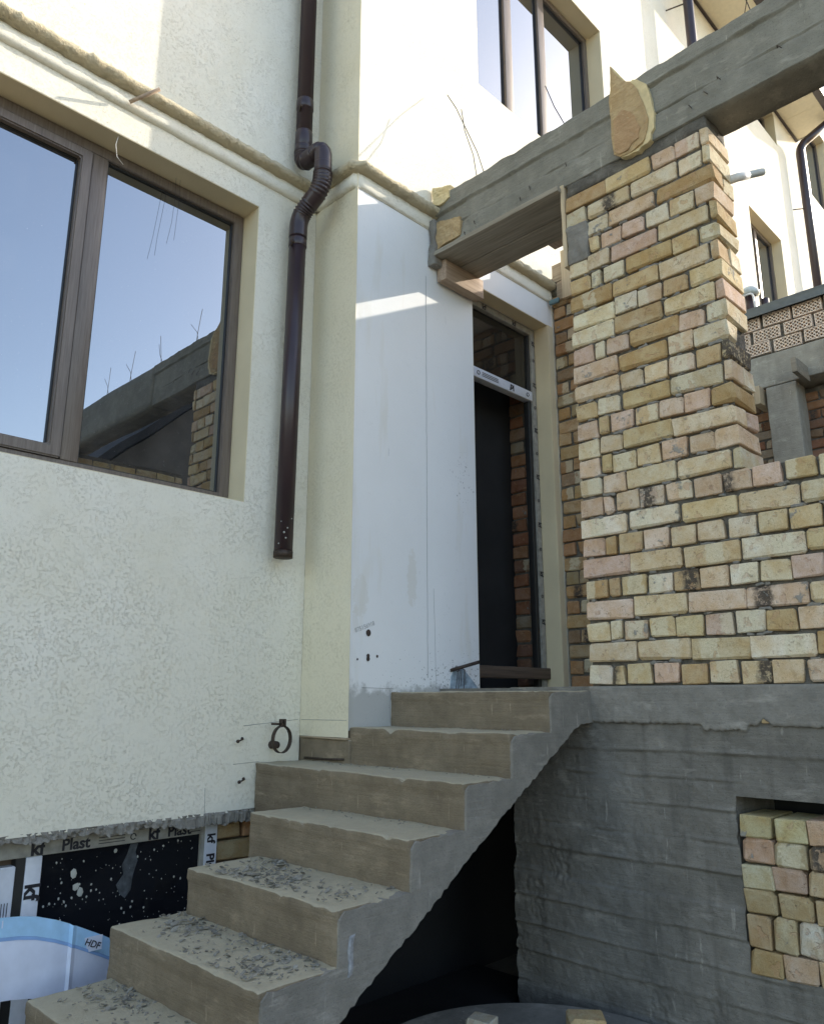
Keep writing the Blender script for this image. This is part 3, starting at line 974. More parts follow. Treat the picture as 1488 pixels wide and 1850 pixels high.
def mortar_sheet(parent, x, y0, y1, z0, z1, res=0.011, amp=0.008, seed=0, name='mortar'):
    ny = int((y1-y0)/res); nz = int((z1-z0)/res)
    Y, Z = np.meshgrid(np.linspace(y0, y1, ny+1), np.linspace(z0, z1, nz+1), indexing='ij')
    P = np.stack([np.full(Y.size, x), Y.ravel(), Z.ravel()], 1)
    P[:, 0] += fbm(P, 34, 3, seed)*amp + fbm(P, 7, 2, seed+3)*amp*0.7
    i, j = np.meshgrid(np.arange(ny), np.arange(nz), indexing='ij')
    a = (i*(nz+1)+j).ravel()
    Fc = np.stack([a, a+1, a+nz+2, a+nz+1], 1).tolist()
    return mobj(name, P, Fc, M['mortar'], parent, True)

# ================================================================== brick porch wall with its pillar
HD, ST, CL = 0.12, 0.25, 0.055
rr = random.Random(11)
PY0, PY1 = 1.25, YS                       # pillar
LOWY = -1.45
pw = thing('brick_wall', 'pale cream brick porch wall with a tall pillar, standing on the concrete base', 'brick wall', (XD, PY0, ZB))
NC = 26
for k in range(NC):
    z = ZB + k*CH
    low = k < 9
    pal = PAL_CREAM
    end = PY0 if not low else LOWY
    if k % 2 == 0:
        if low:
            lens = [HD, CL] + [HD]*30
        else:
            lens = rr.choice(([HD, CL, HD, HD, HD, HD, HD, HD], [HD, ST, ST, HD], [ST, HD, HD, HD, HD], [HD, CL, HD, ST, HD, HD]))
    else:
        lens = [ST]*14 if low else rr.choice(([ST, ST, ST], [ST, ST, HD, HD], [HD, HD, ST, ST]))
    lay_course(pw, XD, PY1, end, z, lens, pal, rr, burn=0.06, jit=0.004, rot=0.012)
    # second leaf, seen on the free end of the pillar
    if not low and k % 2 == 1 and lens[-1] == ST:
        add_brick(pw, (XD+0.19, PY0+0.06, z+CH/2), 0.12, 0.12, BH, pal, rr)
core = rbox('mortar_core', (XD+0.04, PY0+0.024, ZB), (XD+0.245, PY1-0.008, 2.75), M['mortar'], pw, res=0.06, amp=0.006)
rbox('mortar_core', (XD+0.04, LOWY, ZB), (XD+0.245, PY0+0.014, 0.955), M['mortar'], pw)
mortar_sheet(pw, XD+0.022, PY0+0.012, PY1-0.004, ZB, 2.755, 0.011, 0.015, 3)
mortar_sheet(pw, XD+0.022, 0.6, PY0+0.012, ZB, 0.965, 0.011, 0.015, 7)
rbox('mortar_patch', (XD-0.010, 1.935, 2.285), (XD+0.05, YS-0.002, 2.515), M['slurry'], pw, res=0.012, r=0.010, amp=0.012, nscale=30, label='grey cement patch in the pillar edge')
# mortar squeezed out of the bed joints
V_, F_ = [], []
mbb = MB()
for k in range(170):
    kz = rr.randrange(1, 25)
    y = rr.uniform(0.9 if kz < 9 else 1.3, 2.03)
    z = ZB + kz*CH + rr.uniform(-0.004, 0.004)
    L = rr.uniform(0.02, 0.07); H = rr.uniform(0.009, 0.018)
    V, Fc = box_mesh((XD+0.002+rr.uniform(-0.004, 0.008), y-L/2, z-H/2), (XD+0.03, y+L/2, z+H/2), 0.012, 0.006)
    V = V + np.stack([fbm(V, 50, 2, k+q) for q in range(3)], 1)*0.009
    mbb.add(V, Fc)
ms = mbb.build('mortar_blobs', M['slurry'], pw, True)
ms['kind'] = 'stuff'

rr = random.Random(15)
for k, z in enumerate((-0.635, -0.737, -0.839, -0.941)):
    x = 2.245 + (0.0 if k % 2 else -0.06)
    while x < 2.60:
        L = 0.19 if x < 2.24 else 0.25
        add_brick(house, (x+L/2, 3.585, z), 0.06, L, BH, PAL_WARM_BOUNCE, rr, rz=math.pi/2, burn=0.05)
        x += L+0.012

# party wall on the far side of the porch entry
XP = 4.65
py = thing('brick_wall', 'brick wall in the shade, coloured orange for warm bounce light, just right of the doorway', 'brick wall', (XP, 2.4, ZB))
rr = random.Random(23)
for k in range(29):
    z = ZB+k*CH
    lens = [0.10, 0.11] + [HD]*9 if k % 2 else [ST]*6
    lay_course(py, XP, YC-0.012, 1.75, z, lens, PAL_WARM_BOUNCE, rr, burn=0.06, jit=0.006, rot=0.02)
rbox('mortar_core', (XP+0.03, 1.75, ZB), (XP+0.245, YC-0.004, 3.02), M['mortar'], py)
mortar_sheet(py, XP+0.015, 1.76, YC-0.004, ZB, 3.02, 0.02, 0.010, 13)

# inner jamb bricks glimpsed through the doorway
ij = thing('brick_wall', 'dim reddish brick jamb inside the doorway', 'brick wall', (4.6, 3.4, ZB))
rr = random.Random(31)
for k in range(27):
    z = ZB+0.02+k*CH
    lay_course(ij, 4.6, 3.475, 3.275, z, [0.125, 0.065] if k % 2 else [0.20], PAL_RED, rr, burn=0.08, pale=0.1)
rbox('mortar_core', (4.615, 3.275, ZB), (4.84, 3.474, 2.86), M['mortar'], ij)

# far wall of the next porch
XF = 7.3
fw = thing('porch_wall', 'neighbouring porch wall of red brick, concrete post and beam beyond the pillar', 'porch wall', (XF, 2.2, ZG))
rr = random.Random(41)
for k in range(12, 31):
    z = k*0.094
    y = 3.0
    while y > 1.55:
        L = HD if k % 2 else ST
        if z+0.09 < 2.86:
            add_brick(fw, (XF+0.30, y-L/2, z+0.045), 0.12, L, 0.08, PAL_RED, rr, burn=0.1)
        y -= L+0.012
rbox('mortar_core', (XF+0.255, -3.0, ZG), (XF+0.5, 3.0, 2.86), M['mortar'], fw)
rbox('lintel_beam', (XF, -3.0, 2.88), (XF+0.5, 3.04, 3.205), M['far_concrete'], fw, res=0.08, r=0.01, amp=0.006)
rbox('post', (XF-0.01, 2.19, ZG), (XF+0.24, 2.465, 2.87), M['far_concrete'], fw, res=0.08, r=0.012, amp=0.008)
rbox('post', (XF-0.01, -1.4, ZG), (XF+0.24, -1.1, 2.87), M['beam'], fw, res=0.2, r=0.012, amp=0.008)
rbox('flashing', (XF-0.06, -3.0, 3.655), (XF+0.5, 3.05, 3.70), M['zinc'], fw, r=0.006)
rbox('flashing_drip', (XF-0.064, -3.0, 3.60), (XF-0.055, 3.05, 3.66), M['zinc'], fw)
rbox('mortar_core', (XF+0.04, -3.0, 3.205), (XF+0.5, 3.03, 3.655), M['mortar'], fw, res=0.06, amp=0.02)

def perforated():
    """brick laid on edge with its three rows of holes showing"""
    L, H, D = 0.25, 0.12, 0.06
    nx, nz = 6, 3
    V = []; Fc = []
    cw, ch = (L-0.02)/nx, (H-0.016)/nz
    def v(p):
        V.append(p); return len(V)-1
    for i in range(nx):
        for j in range(nz):
            cy = -L/2+0.01+cw*(i+0.5); cz = -H/2+0.008+ch*(j+0.5)
            sq = []; ho = []; de = []
            for k in range(8):
                a = math.pi/4*k + math.pi/8
                m = max(abs(math.cos(a)), abs(math.sin(a)))
                sq.append(v((0, cy+math.cos(a)/m*cw/2, cz+math.sin(a)/m*ch/2)))
                ho.append(v((0, cy+math.cos(a)*0.0125, cz+math.sin(a)*0.0125)))
                de.append(v((0.045, cy+math.cos(a)*0.011, cz+math.sin(a)*0.011)))
            for k in range(8):
                q = (k+1) % 8
                Fc.append((sq[k], ho[k], ho[q], sq[q]))
                Fc.append((ho[k], de[k], de[q], ho[q]))
            Fc.append(tuple(de))
    n = len(V)
    bv, bf = box_mesh((0.0005, -L/2, -H/2), (D, L/2, H/2), 9, 0)
    # rim and body (front face left out behind the cells)
    bf = [f for f in bf if not all(abs(bv[i][0]-0.0005) < 1e-6 for i in f)]
    for p in bv:
        V.append(tuple(p))
    Fc += [tuple(i+n for i in f) for f in bf]
    a, b, c, d = (v((0, -L/2, -H/2)), v((0, L/2, -H/2)), v((0, L/2, H/2)), v((0, -L/2, H/2)))
    e, f, g_, h = (v((0, -L/2+0.01, -H/2+0.008)), v((0, L/2-0.01, -H/2+0.008)), v((0, L/2-0.01, H/2-0.008)), v((0, -L/2+0.01, H/2-0.008)))
    Fc += [(a, b, f, e), (b, c, g_, f), (c, d, h, g_), (d, a, e, h)]
    return meshdata('perforated_brick', V, Fc, M['clay_red'])
pme = perforated()
for row in range(3):
    y = 2.80 - row*0.11
    while y > 1.2:
        place('perforated_brick', pme, (XF+rr.uniform(-0.006, 0.012), y, 3.28+row*0.136+rr.uniform(-0.005, 0.005)), fw, (rr.uniform(-0.03, 0.03), 0, 0))
        y -= 0.265+rr.uniform(0, 0.03)

# timber offcuts poking out around the far post
o = rbox('timber_offcut', (XF-0.32, 2.075, 2.83), (XF+0.02, 2.12, 2.97), M['grey_wood'], r=0.004, rot=(0.0, 0.0, 0.0))
tag(o, 'grey timber offcut jutting out at the top right of the far concrete post', 'timber')
o = rbox('timber_offcut', (XF-0.10, 2.49, 2.70), (XF+0.15, 2.56, 2.88), M['plank_z'], r=0.004)
tag(o, 'short orange-brown timber block left of the far concrete post', 'timber')

# cross wall at the far end of the porch, mirrored in the big window
cw_ = thing('brick_wall', 'brick cross wall of the porch, seen only mirrored in the large window', 'brick wall', (4.0, -1.5, ZB))
rr = random.Random(51)
for k in range(26):
    x = XD
    z = ZB+k*CH
    while x < 4.68:
        L = min(ST if k % 2 else HD, 4.72-x)
        add_brick(cw_, (x+L/2, -1.515, z+CH/2), 0.12, L, BH, PAL_CREAM, rr, rz=math.pi/2)
        x += L+JT
rbox('mortar_core', (XD, -1.70, ZB), (4.72, -1.47, 2.75), M['mortar'], cw_)

# house across the yard, seen only mirrored
oh = thing('gable_house', 'dark gabled house across the yard, seen only mirrored in the large window', 'house', (10.5, -10, ZG))
gp = [(6.6, ZG), (6.6, 4.7), (10.5, 8.3), (14.4, 4.7), (14.4, ZG)]
pobj('wall', gp, 1, -16, -9.0, M['oldwall'], oh)
pobj('roof', [(6.2, 4.42), (10.5, 8.38), (10.5, 8.60), (6.1, 4.55)], 1, -16.2, -8.7, M['dark'], oh)
pobj('roof', [(14.8, 4.42), (14.9, 4.55), (10.502, 8.60), (10.502, 8.38)], 1, -16.2, -8.7, M['dark'], oh)
rbox('chimney', (8.0, -10.2, 5.9), (8.35, -9.8, 7.3), M['oldwall'], oh)

# ================================================================== concrete base with the niche
cb = thing('concrete_wall', 'grey board-marked concrete base under the pale brick wall', 'concrete wall', (XD, 1.8, ZG))
HOLE = (0.72, 1.418, -1.035, -0.383)      # y0 y1 z0 z1
YL = 2.548
def concrete_face():
    res = 0.0075
    y0, y1, z0, z1 = 0.62, YL, ZG, ZB-0.001
    ny = int((y1-y0)/res); nz = int((z1-z0)/res)
    Y, Z = np.meshgrid(np.linspace(y0, y1, ny+1), np.linspace(z0, z1, nz+1), indexing='ij')
    P = np.stack([np.full(Y.size, XD), Y.ravel(), Z.ravel()], 1)
    zz = P[:, 2] + 0.006*fbm(P*[0, 1, 0], 2.5, 3, 1)
    seams = [-0.112, -0.235, -0.345, -0.46, -0.585, -0.70, -0.82, -0.935, -1.06, -1.18, -1.31]
    off = np.zeros(len(P))
    rs = np.random.RandomState(4)
    lev = rs.uniform(-0.006, 0.006, len(seams)+1)
    lev[0] = 0.004
    idx = np.searchsorted(-np.array(seams), -zz)
    off += lev[idx]
    # ragged lip of the top band
    # fins at the seams
    gate = fbm(P*[0, 1, 1], 6, 2, 8)
    for s in seams:
        d = np.abs(zz-s + 0.004*fbm(P*[0, 1, 0], 30, 2, int(-s*900)))
        off += (np.clip(1-d/0.009, 0, 1)*0.010 - np.clip(1-np.abs(zz-s-0.010)/0.009, 0, 1)*0.013)*np.clip(gate*1.6+0.45, 0, 1)
    off += fbm(P*[1, 0.5, 1], 9, 3, 2)*0.004 + fbm(P, 40, 4, 6)*0.005
    # honeycombed patches
    hc = np.clip(fbm(P, 4, 3, 21)-0.28, 0, 1)*4
    off += np.clip(hc, 0, 1)*np.abs(fbm(P, 55, 2, 25))*0.016
    P[:, 0] += off
    # ragged edges at the left end and round the niche
    edge = P[:, 1] > YL-0.004
    P[edge, 1] += fbm(P[edge], 12, 3, 33)*0.018
    keep = ~((P[:, 1] > HOLE[0]) & (P[:, 1] < HOLE[1]) & (P[:, 2] > HOLE[2]) & (P[:, 2] < HOLE[3]))
    Fc = []
    kp = keep.reshape(ny+1, nz+1)
    for i in range(ny):
        for j in range(nz):
            if kp[i, j] or kp[i+1, j] or kp[i, j+1] or kp[i+1, j+1]:
                a = i*(nz+1)+j
                Fc.append((a, a+1, a+nz+2, a+nz+1))
    # pull boundary vertices of the hole to its edge, with a ragged line
    hy = (P[:, 1] > HOLE[0]) & (P[:, 1] < HOLE[1]) & (P[:, 2] > HOLE[2]) & (P[:, 2] < HOLE[3])
    P[hy, 1] += fbm(P[hy], 20, 2, 40)*0.01
    return mobj('board_face', P, Fc, M['concrete'], cb, True)
concrete_face()
rr = random.Random(5)
bl = []
q_ = YS-0.004
while q_ > 0.60:
    dip = -0.028 if 1.33 < q_ < 1.52 else 0.0
    if 1.24 < q_ < 1.29:
        dip = 0.025
    bl.append((q_, -0.110+dip*rr.uniform(0.5, 1)+rr.uniform(-0.005, 0.005)))
    q_ -= rr.uniform(0.005, 0.014)
V, Fc = box_mesh((0, 0, 0), (1, 1, 1), 9, 0)
cbp = [(0.60, ZB-0.0015), (YS-0.004, ZB-0.0015)] + bl
V = []
nb = len(bl)
nrow = 14
for (yv, zb) in bl:
    for k in range(nrow+1):
        t = k/nrow
        V.append((XD-0.014, yv, zb+(ZB-0.0015-zb)*t))
V = np.array(V)
V[:, 0] += fbm(V, 14, 4, 71)*0.008 + fbm(V, 60, 2, 72)*0.004
Fc = [(i*(nrow+1)+k, i*(nrow+1)+k+1, (i+1)*(nrow+1)+k+1, (i+1)*(nrow+1)+k) for i in range(nb-1) for k in range(nrow)]
n0 = len(V)
back = V.reshape(nb, nrow+1, 3)[:, [0, nrow], :].copy()
back[:, :, 0] = XD+0.02
V = np.concatenate([V, back.reshape(-1, 3)])
for i in range(nb-1):
    a0, a1 = i*(nrow+1), (i+1)*(nrow+1)
    Fc.append((a0, a1, n0+2*(i+1), n0+2*i))
    Fc.append((a0+nrow, n0+2*i+1, n0+2*(i+1)+1, a1+nrow))
mobj('cap_band', V, Fc, M['slurry'], cb, True, 'lighter grey levelling band along the top of the concrete base')
rbox('base_body', (XD+0.022, HOLE[1]+0.003, ZG), (XD+0.42, YL-0.006, -0.13), M['concrete'], cb)
rbox('base_body', (XD+0.022, -1.7, HOLE[3]+0.006), (XD+0.42, HOLE[1], -0.13), M['concrete'], cb)
rbox('base_body', (XD+0.022, -1.7, ZG), (XD+0.42, HOLE[1], HOLE[2]-0.006), M['concrete'], cb)
rbox('base_body', (XD+0.022, -1.7, HOLE[2]-0.004), (XD+0.42, HOLE[0], HOLE[3]+0.004), M['concrete'], cb)
rbox('niche_back', (XD+0.425, 0.5, -1.1), (XD+0.45, 1.6, -0.3), M['dark'], cb)
rbox('landing_slab', (XD+0.024, -1.7, -0.125), (XP+0.3, YC-0.004, ZB-0.004), M['concrete'], cb)
rbox('base_body', (XD-0.002, -1.7, ZG), (XD+0.02, 0.62, ZB-0.002), M['concrete'], cb)
rbox('rear_base', (XP, -1.7, ZG), (XP+0.3, YC-0.004, -0.13), M['bitumen'], cb)
rbox('clay_fragment', (XD-0.014, 1.245, -0.10), (XD+0.01, 1.275, -0.082), M['shard'], cb, r=0.005, label='small orange brick fragment in the concrete')
# landing strip between the top step and the base
rbox('landing_edge', (3.02, YS+0.01, -0.12), (XD+0.02, YC-0.004, 0.03), M['stair'], cb, res=0.05, r=0.008, amp=0.004)

# dry bricks stacked in the niche
bs = thing('brick_stack', 'dry-stacked pale bricks filling the opening in the concrete wall', 'brick stack', (XD+0.02, 1.1, HOLE[2]))
rr = random.Random(61)
z = HOLE[2]+0.004
rows = [('b', 0.088), ('s', 0.122), ('b', 0.09), ('b', 0.09), ('b', 0.09), ('b', 0.088)]
cols_l = [[(0.50, 0.38, 0.22), (0.60, 0.46, 0.36)], [(0.48, 0.37, 0.22), (0.54, 0.47, 0.32), (0.68, 0.66, 0.56)], [(0.52, 0.43, 0.26), (0.52, 0.42, 0.28)], [(0.66, 0.62, 0.50), (0.60, 0.44, 0.33)], [(0.56, 0.40, 0.28), (0.58, 0.50, 0.36)], [(0.62, 0.55, 0.34), (0.62, 0.56, 0.37), (0.62, 0.46, 0.36)]]
for ri, (kind, h) in enumerate(rows):
    y = HOLE[1]-0.006-rr.uniform(0, 0.012)
    ci = 0
    while y > HOLE[0]+0.06:
        L = 0.12 if kind == 'b' else 0.088
        L *= rr.uniform(0.97, 1.03)
        cl = cols_l[ri][ci] if ci < len(cols_l[ri]) else None
        cl = tuple(q*0.86 for q in cl) if cl else (0.54, 0.44, 0.30)
        add_brick(bs, (XD+0.113, y-L/2, z+h/2), 0.25, L, h-0.003, PAL_CREAM, rr, burn=0.04, pale=0.1, jit=0.004, rot=0.025, col=cl)
        y -= L+rr.uniform(0.003, 0.009)
        ci += 1
    z += h+0.002

# ================================================================== ring beam over the porch
bm_ = thing('concrete_beam', 'grey concrete beam running from the house wall over the brick pillar', 'beam', (XD, 1.5, 2.78))
def beam_fn(seams, seed):
    def fn(V):
        front = V[:, 0] < XD+0.002
        off = np.zeros(len(V))
        zz = V[:, 2] + 0.004*fbm(V*[0, 1, 0], 4, 2, seed)
        gate = fbm(V*[0, 1, 1], 7, 2, seed+8)
        for s in seams:
            d = np.abs(zz-s)
            d = np.abs(zz-s+0.007*fbm(V*[0, 1, 0], 26, 2, seed+int(s*100)))
            off += (np.clip(1-np.abs(d)/0.010, 0, 1)*0.014 - np.clip(1-np.abs(zz-s-0.011)/0.009, 0, 1)*0.010)*np.clip(gate*1.8+0.6, 0, 1)
        lev = [0.0, 0.007, -0.005, 0.003]
        off += np.array(lev)[np.searchsorted(np.array(seams), zz)]
        off += fbm(V, 14, 3, seed+2)*0.004 + fbm(V, 50, 2, seed+3)*0.002
        V[front, 0] += off[front]
        top = V[:, 2] > 3.18
        V[top, 2] += fbm(V[top], 10, 3, seed+5)*0.012
        bot = V[:, 2] < 2.79
        V[bot, 2] += fbm(V[bot], 16, 3, seed+6)*0.004
        return V
    return fn
rbox('beam', (XD, 1.62, 2.785), (XD+0.235, YC-0.003, 3.19), M['beam'], bm_, res=(0.06, 0.010, 0.006), fn=beam_fn([2.93, 3.06], 3), smooth=True)
rbox('beam', (XD-0.008, 0.45, 2.778), (XD+0.222, 1.618, 3.192), M['beam'], bm_, res=(0.06, 0.010, 0.006), fn=beam_fn([2.92, 3.10], 13), smooth=True)
rbox('beam', (XD-0.006, -2.3, 2.778), (XD+0.222, 0.449, 3.192), M['beam'], bm_, res=0.09, amp=0.006)
rbox('bearing_bed', (XD+0.006, PY0+0.01, 2.705), (XD+0.22, YS-0.02, 2.785), M['mortar'], bm_, res=0.03, amp=0.012)

def shard(name, pts, x0, x1, mat, parent, label, rim=None):
    pts2 = []
    for (a, b) in zip(pts, pts[1:]+pts[:1]):
        for t in (0, 0.33, 0.66):
            k = 0.0 if t == 0 else rr.uniform(-0.008, 0.008)
            pts2.append((a[0]+(b[0]-a[0])*t+k, a[1]+(b[1]-a[1])*t+k))
    return pobj(name, pts2, 0, x0, x1, mat, parent, label)
def rough_shard(name, pts, x0, x1, mat, parent, label, amp):
    o = shard(name, pts, x0, x1, mat, parent, label)
    import bmesh
    bm = bmesh.new(); bm.from_mesh(o.data)
    bmesh.ops.triangulate(bm, faces=bm.faces)
    for _ in range(3):
        bmesh.ops.subdivide_edges(bm, edges=[e for e in bm.edges if e.calc_length() > 0.02], cuts=1)
        bmesh.ops.triangulate(bm, faces=[f for f in bm.faces if len(f.verts) > 3])
    P = np.array([tuple(v.co) for v in bm.verts])
    fr_ = P[:, 0] < 0
    dx = fbm(P, 13, 3, 3)*amp + fbm(P, 60, 3, 5)*amp*0.9
    for v, f_, d in zip(bm.verts, fr_, dx):
        if f_:
            v.co.x += d
    bm.to_mesh(o.data); bm.free()
    return o
rr = random.Random(71)
shard('brick_shard', [(1.722, 3.345), (1.64, 3.195), (1.575, 3.165), (1.53, 3.11), (1.508, 2.96), (1.506, 2.87), (1.53, 2.775), (1.60, 2.745), (1.685, 2.755), (1.71, 2.775), (1.72, 2.93), (1.72, 3.15)], XD-0.026, XD+0.03, M['shard_rim'], bm_, 'pale jagged brick shard on the beam')
rough_shard('brick_shard', [(1.722, 3.34), (1.66, 3.21), (1.61, 3.165), (1.575, 3.10), (1.545, 2.98), (1.535, 2.87), (1.56, 2.79), (1.62, 2.76), (1.70, 2.762), (1.732, 2.79), (1.742, 3.12)], XD-0.036, XD-0.024, M['shard'], bm_, 'jagged tan brick shard above the pillar', 0.006)
rough_shard('brick_shard', [(1.72, 2.99), (1.67, 3.03), (1.615, 2.98), (1.575, 2.87), (1.59, 2.81), (1.64, 2.785), (1.70, 2.775), (1.725, 2.80)], XD-0.0395, XD-0.034, M['shard_red'], bm_, 'orange broken face of the shard above the pillar', 0.005)
rough_shard('brick_shard', [(3.055, 3.27), (2.90, 3.22), (2.912, 3.14), (2.974, 3.115), (3.055, 3.14)], XD-0.016, XD+0.03, M['shard_rim'], bm_, 'tan brick shard at the beam end', 0.012)
rough_shard('brick_shard', [(3.04, 3.01), (2.825, 2.955), (2.82, 2.90), (2.835, 2.83), (3.04, 2.80)], XD-0.016, XD+0.03, M['shard'], bm_, 'orange brick shard at the beam end', 0.012)
# mortar packed between beam and house wall
rbox('mortar_packing', (XD-0.045, YC-0.05, 2.70), (XD+0.05, YC+0.004, 3.02), M['slurry'], bm_, res=0.02, r=0.012, amp=0.018, nscale=18)
for (y, z) in ((2.72, 2.87), (2.80, 2.83), (2.30, 2.90), (2.37, 2.86), (2.05, 2.92), (1.18, 2.93), (1.25, 2.89), (1.33, 2.86), (0.9, 2.92)):
    a = rr.uniform(-0.6, 0.6)
    tobj('tie_wire', [(XD+0.01, y, z), (XD-0.012, y-0.004, z+0.004), (XD-0.02, y-0.012, z-0.012), (XD-0.022, y-0.02+a*0.01, z-0.032)], 0.0022, M['steel'], bm_, 5)

# formwork still hanging on the beam
def plank(name, lo, hi, mat, label, seed=0, rot=None):
    o = rbox(name, lo, hi, mat, None, res=0.05, r=0.004, amp=0.003, nscale=20, seed=seed, rot=rot)
    return tag(o, label, 'plank')
plank('formwork_plank', (XD-0.042, 2.085, 2.752), (XD+0.18, YC-0.012, 2.784), M['grey_wood'], 'cement-stained formwork plank under the beam, nearer edge', 1)
plank('formwork_plank', (XD+0.187, 2.085, 2.748), (XD+0.37, YC-0.012, 2.781), M['grey_wood'], 'cement-stained formwork plank under the beam, farther edge', 2)
plank('formwork_plank', (XD+0.03, YC-0.080, 2.61), (XD+0.41, YC-0.006, 2.747), M['plank_x'], 'weathered plank nailed flat to the white wall under the beam end', 3)
plank('formwork_plank', (XD-0.006, YS+0.001, 2.29), (XD+0.17, YS+0.026, 2.80), M['plank_z'], 'upright formwork plank on the edge of the brick pillar', 4)
plank('formwork_plank', (XP-0.032, 2.76, 3.11), (XP-0.004, 3.035, 3.26), M['plank'], 'topmost level formwork plank beside the doorway wall', 5)
plank('formwork_plank', (XP-0.032, 2.60, 2.955), (XP-0.004, 3.00, 3.105), M['plank'], 'lower level formwork plank beside the doorway wall', 6)
plank('formwork_batten', (XP-0.066, 2.835, 2.93), (XP-0.034, 2.93, 3.33), M['plank_z'], 'pale upright batten nailed over the formwork beside the doorway', 7)
rbox('party_ring_beam', (XP+0.0, 1.75, 3.025), (XP+0.24, YC-0.005, 3.175), M['beam'], py, res=0.1, amp=0.004)
o = rbox('foam_strip', (XP-0.06, 2.97, 2.925), (XP-0.034, 3.06, 2.965), M['teal'], r=0.01, amp=0.008)
tag(o, 'teal foam strip squeezed under the moulding end by the doorway', 'foam strip')
o = rbox('wood_block', (XD+0.372, 2.30, 2.755), (XD+0.45, 2.44, 2.80), M['plank_x'], r=0.005, amp=0.004)
tag(o, 'small wooden block on the far side of the beam formwork', 'wood block')

# starter wires on the beam
def wire(pts, label, r=0.003):
    P = []
    for a, b in zip(pts[:-1], pts[1:]):
        for t in (0, 0.5):
            P.append(tuple(a[i]+(b[i]-a[i])*t for i in range(3)))
    P.append(pts[-1])
    o = tobj('binding_wire', P, r, M['wire'], None, 6)
    return tag(o, label, 'wire', 'thin wires standing on the beam')
wire([(3.40, 2.68, 3.17), (3.40, 2.76, 3.45), (3.40, 2.86, 3.70), (3.40, 2.93, 3.88), (3.40, 3.01, 4.04)], 'longer bent wire of the left pair standing on the beam')
wire([(3.41, 2.76, 3.17), (3.41, 2.80, 3.45), (3.41, 2.87, 3.68), (3.41, 2.895, 3.86)], 'shorter bent wire of the left pair standing on the beam')
wire([(3.41, 2.08, 3.17), (3.41, 2.11, 3.29), (3.41, 2.17, 3.44), (3.41, 2.225, 3.62)], 'single bent wire on the beam in front of the upper window')
for k, (y, t, w1) in enumerate(((1.0, 0.10, 'nearest the mirrored pillar'), (0.35, -0.08, 'second from the mirrored pillar'), (-0.35, 0.1, 'third from the mirrored pillar'), (-0.9, 0.06, 'beside the window mullion'))):
    tb = tobj('binding_wire', [(3.42, y, 3.17), (3.42, y+t*0.4, 3.38), (3.42, y+t, 3.62)], 0.0025, M['steel'], None, 6)
    tag(tb, 'taller wire of the pair mirrored in the large window, '+w1, 'wire', 'wires mirrored in the window')
    tb = tobj('binding_wire', [(3.42, y+0.09, 3.17), (3.42, y+t*0.5-0.02, 3.4), (3.42, y-0.10, 3.53)], 0.0025, M['steel'], None, 6)
    tag(tb, 'shorter wire of the pair mirrored in the large window, '+w1, 'wire', 'wires mirrored in the window')

# ================================================================== staircase
stc = thing('staircase', 'dusty cast concrete staircase climbing along the white house wall', 'staircase', (1.9, 2.55, ZG))
RX = [2.963, 2.676, 2.379, 2.084, 1.757, 1.469, 1.175, 0.88, 0.585]
TZ = [0.032, -0.145, -0.320, -0.488, -0.657, -0.825, -0.990, -1.160, -1.33]
YL_ = [3.09, 3.455, 3.455, 3.055, 2.985, 3.02, 2.985, 2.98, 2.98]
soff = [(3.315, -0.115), (3.18, -0.125), (2.987, -0.235), (2.676, -0.422), (2.435, -0.562), (2.219, -0.705), (2.039, -0.815), (1.85, -0.93), (1.60, -1.09), (1.2, -1.33), (1.0, ZG)]
SX, SZ = [p[0] for p in soff[::-1]], [p[1] for p in soff[::-1]]
for i in range(9):
    x0 = RX[i]
    x1 = (RX[i-1]+0.03) if i else XD-0.002
    z1 = TZ[i]
    z0 = max(ZG, TZ[i]-0.55)
    def sfn(V, z1=z1, x0=x0, s=i):
        nose = np.clip(1-np.hypot(V[:, 0]-x0, V[:, 2]-z1)/0.05, 0, 1)
        n = fbm(V, 22, 4, 60+s)
        V[:, 2] -= nose*np.clip(n-0.22, 0, 1)*0.05
        V[:, 0] += nose*np.clip(n-0.22, 0, 1)*0.035
        rim = np.clip(1-np.hypot(V[:, 1]-YS, V[:, 2]-z1)/0.07, 0, 1)
        m = fbm(V, 14, 3, 90+s)
        V[:, 2] -= rim*np.clip(m+0.05, 0, 1)*0.035
        face = V[:, 0] < x0+0.02
        V[:, 0] -= np.where(face & (V[:, 2] > z1-0.040+0.0015*fbm(V*[0, 1, 0], 12, 3, 11+s)), 0.004, 0)
        V[:, 0] += np.where(face & (V[:, 1] < YS+0.045), 0.003, 0)
        V[:, 0] += np.where(face, fbm(V*[1, 0.3, 1], 16, 3, 70+s)*0.006, 0)
        V[:, 2] += np.where(V[:, 2] > z1-0.02, fbm(V, 6, 3, 80+s)*0.006, 0)
        V[:, 2] = np.maximum(V[:, 2], np.interp(V[:, 0], SX, SZ)+0.012)
        return V
    yl = 3.10 if i == 1 else YL_[i]
    rbox('step', (x0, YS+0.003, z0), (x1, yl, z1), M['stair'], stc, res=(0.022, 0.018, 0.010), r=0.009, amp=0.003, nscale=25, seed=i, fn=sfn, smooth=True)
rbox('step_infill', (2.662, 3.064, -0.35), (2.95, 3.60, -0.205), M['stair'], stc, res=0.03, r=0.008, amp=0.004, label='lower darker infill under the return wall')
rbox('shim', (2.650, 3.075, -0.204), (2.72, 3.452, -0.197), M['plank'], stc, amp=0.004, res=0.04)

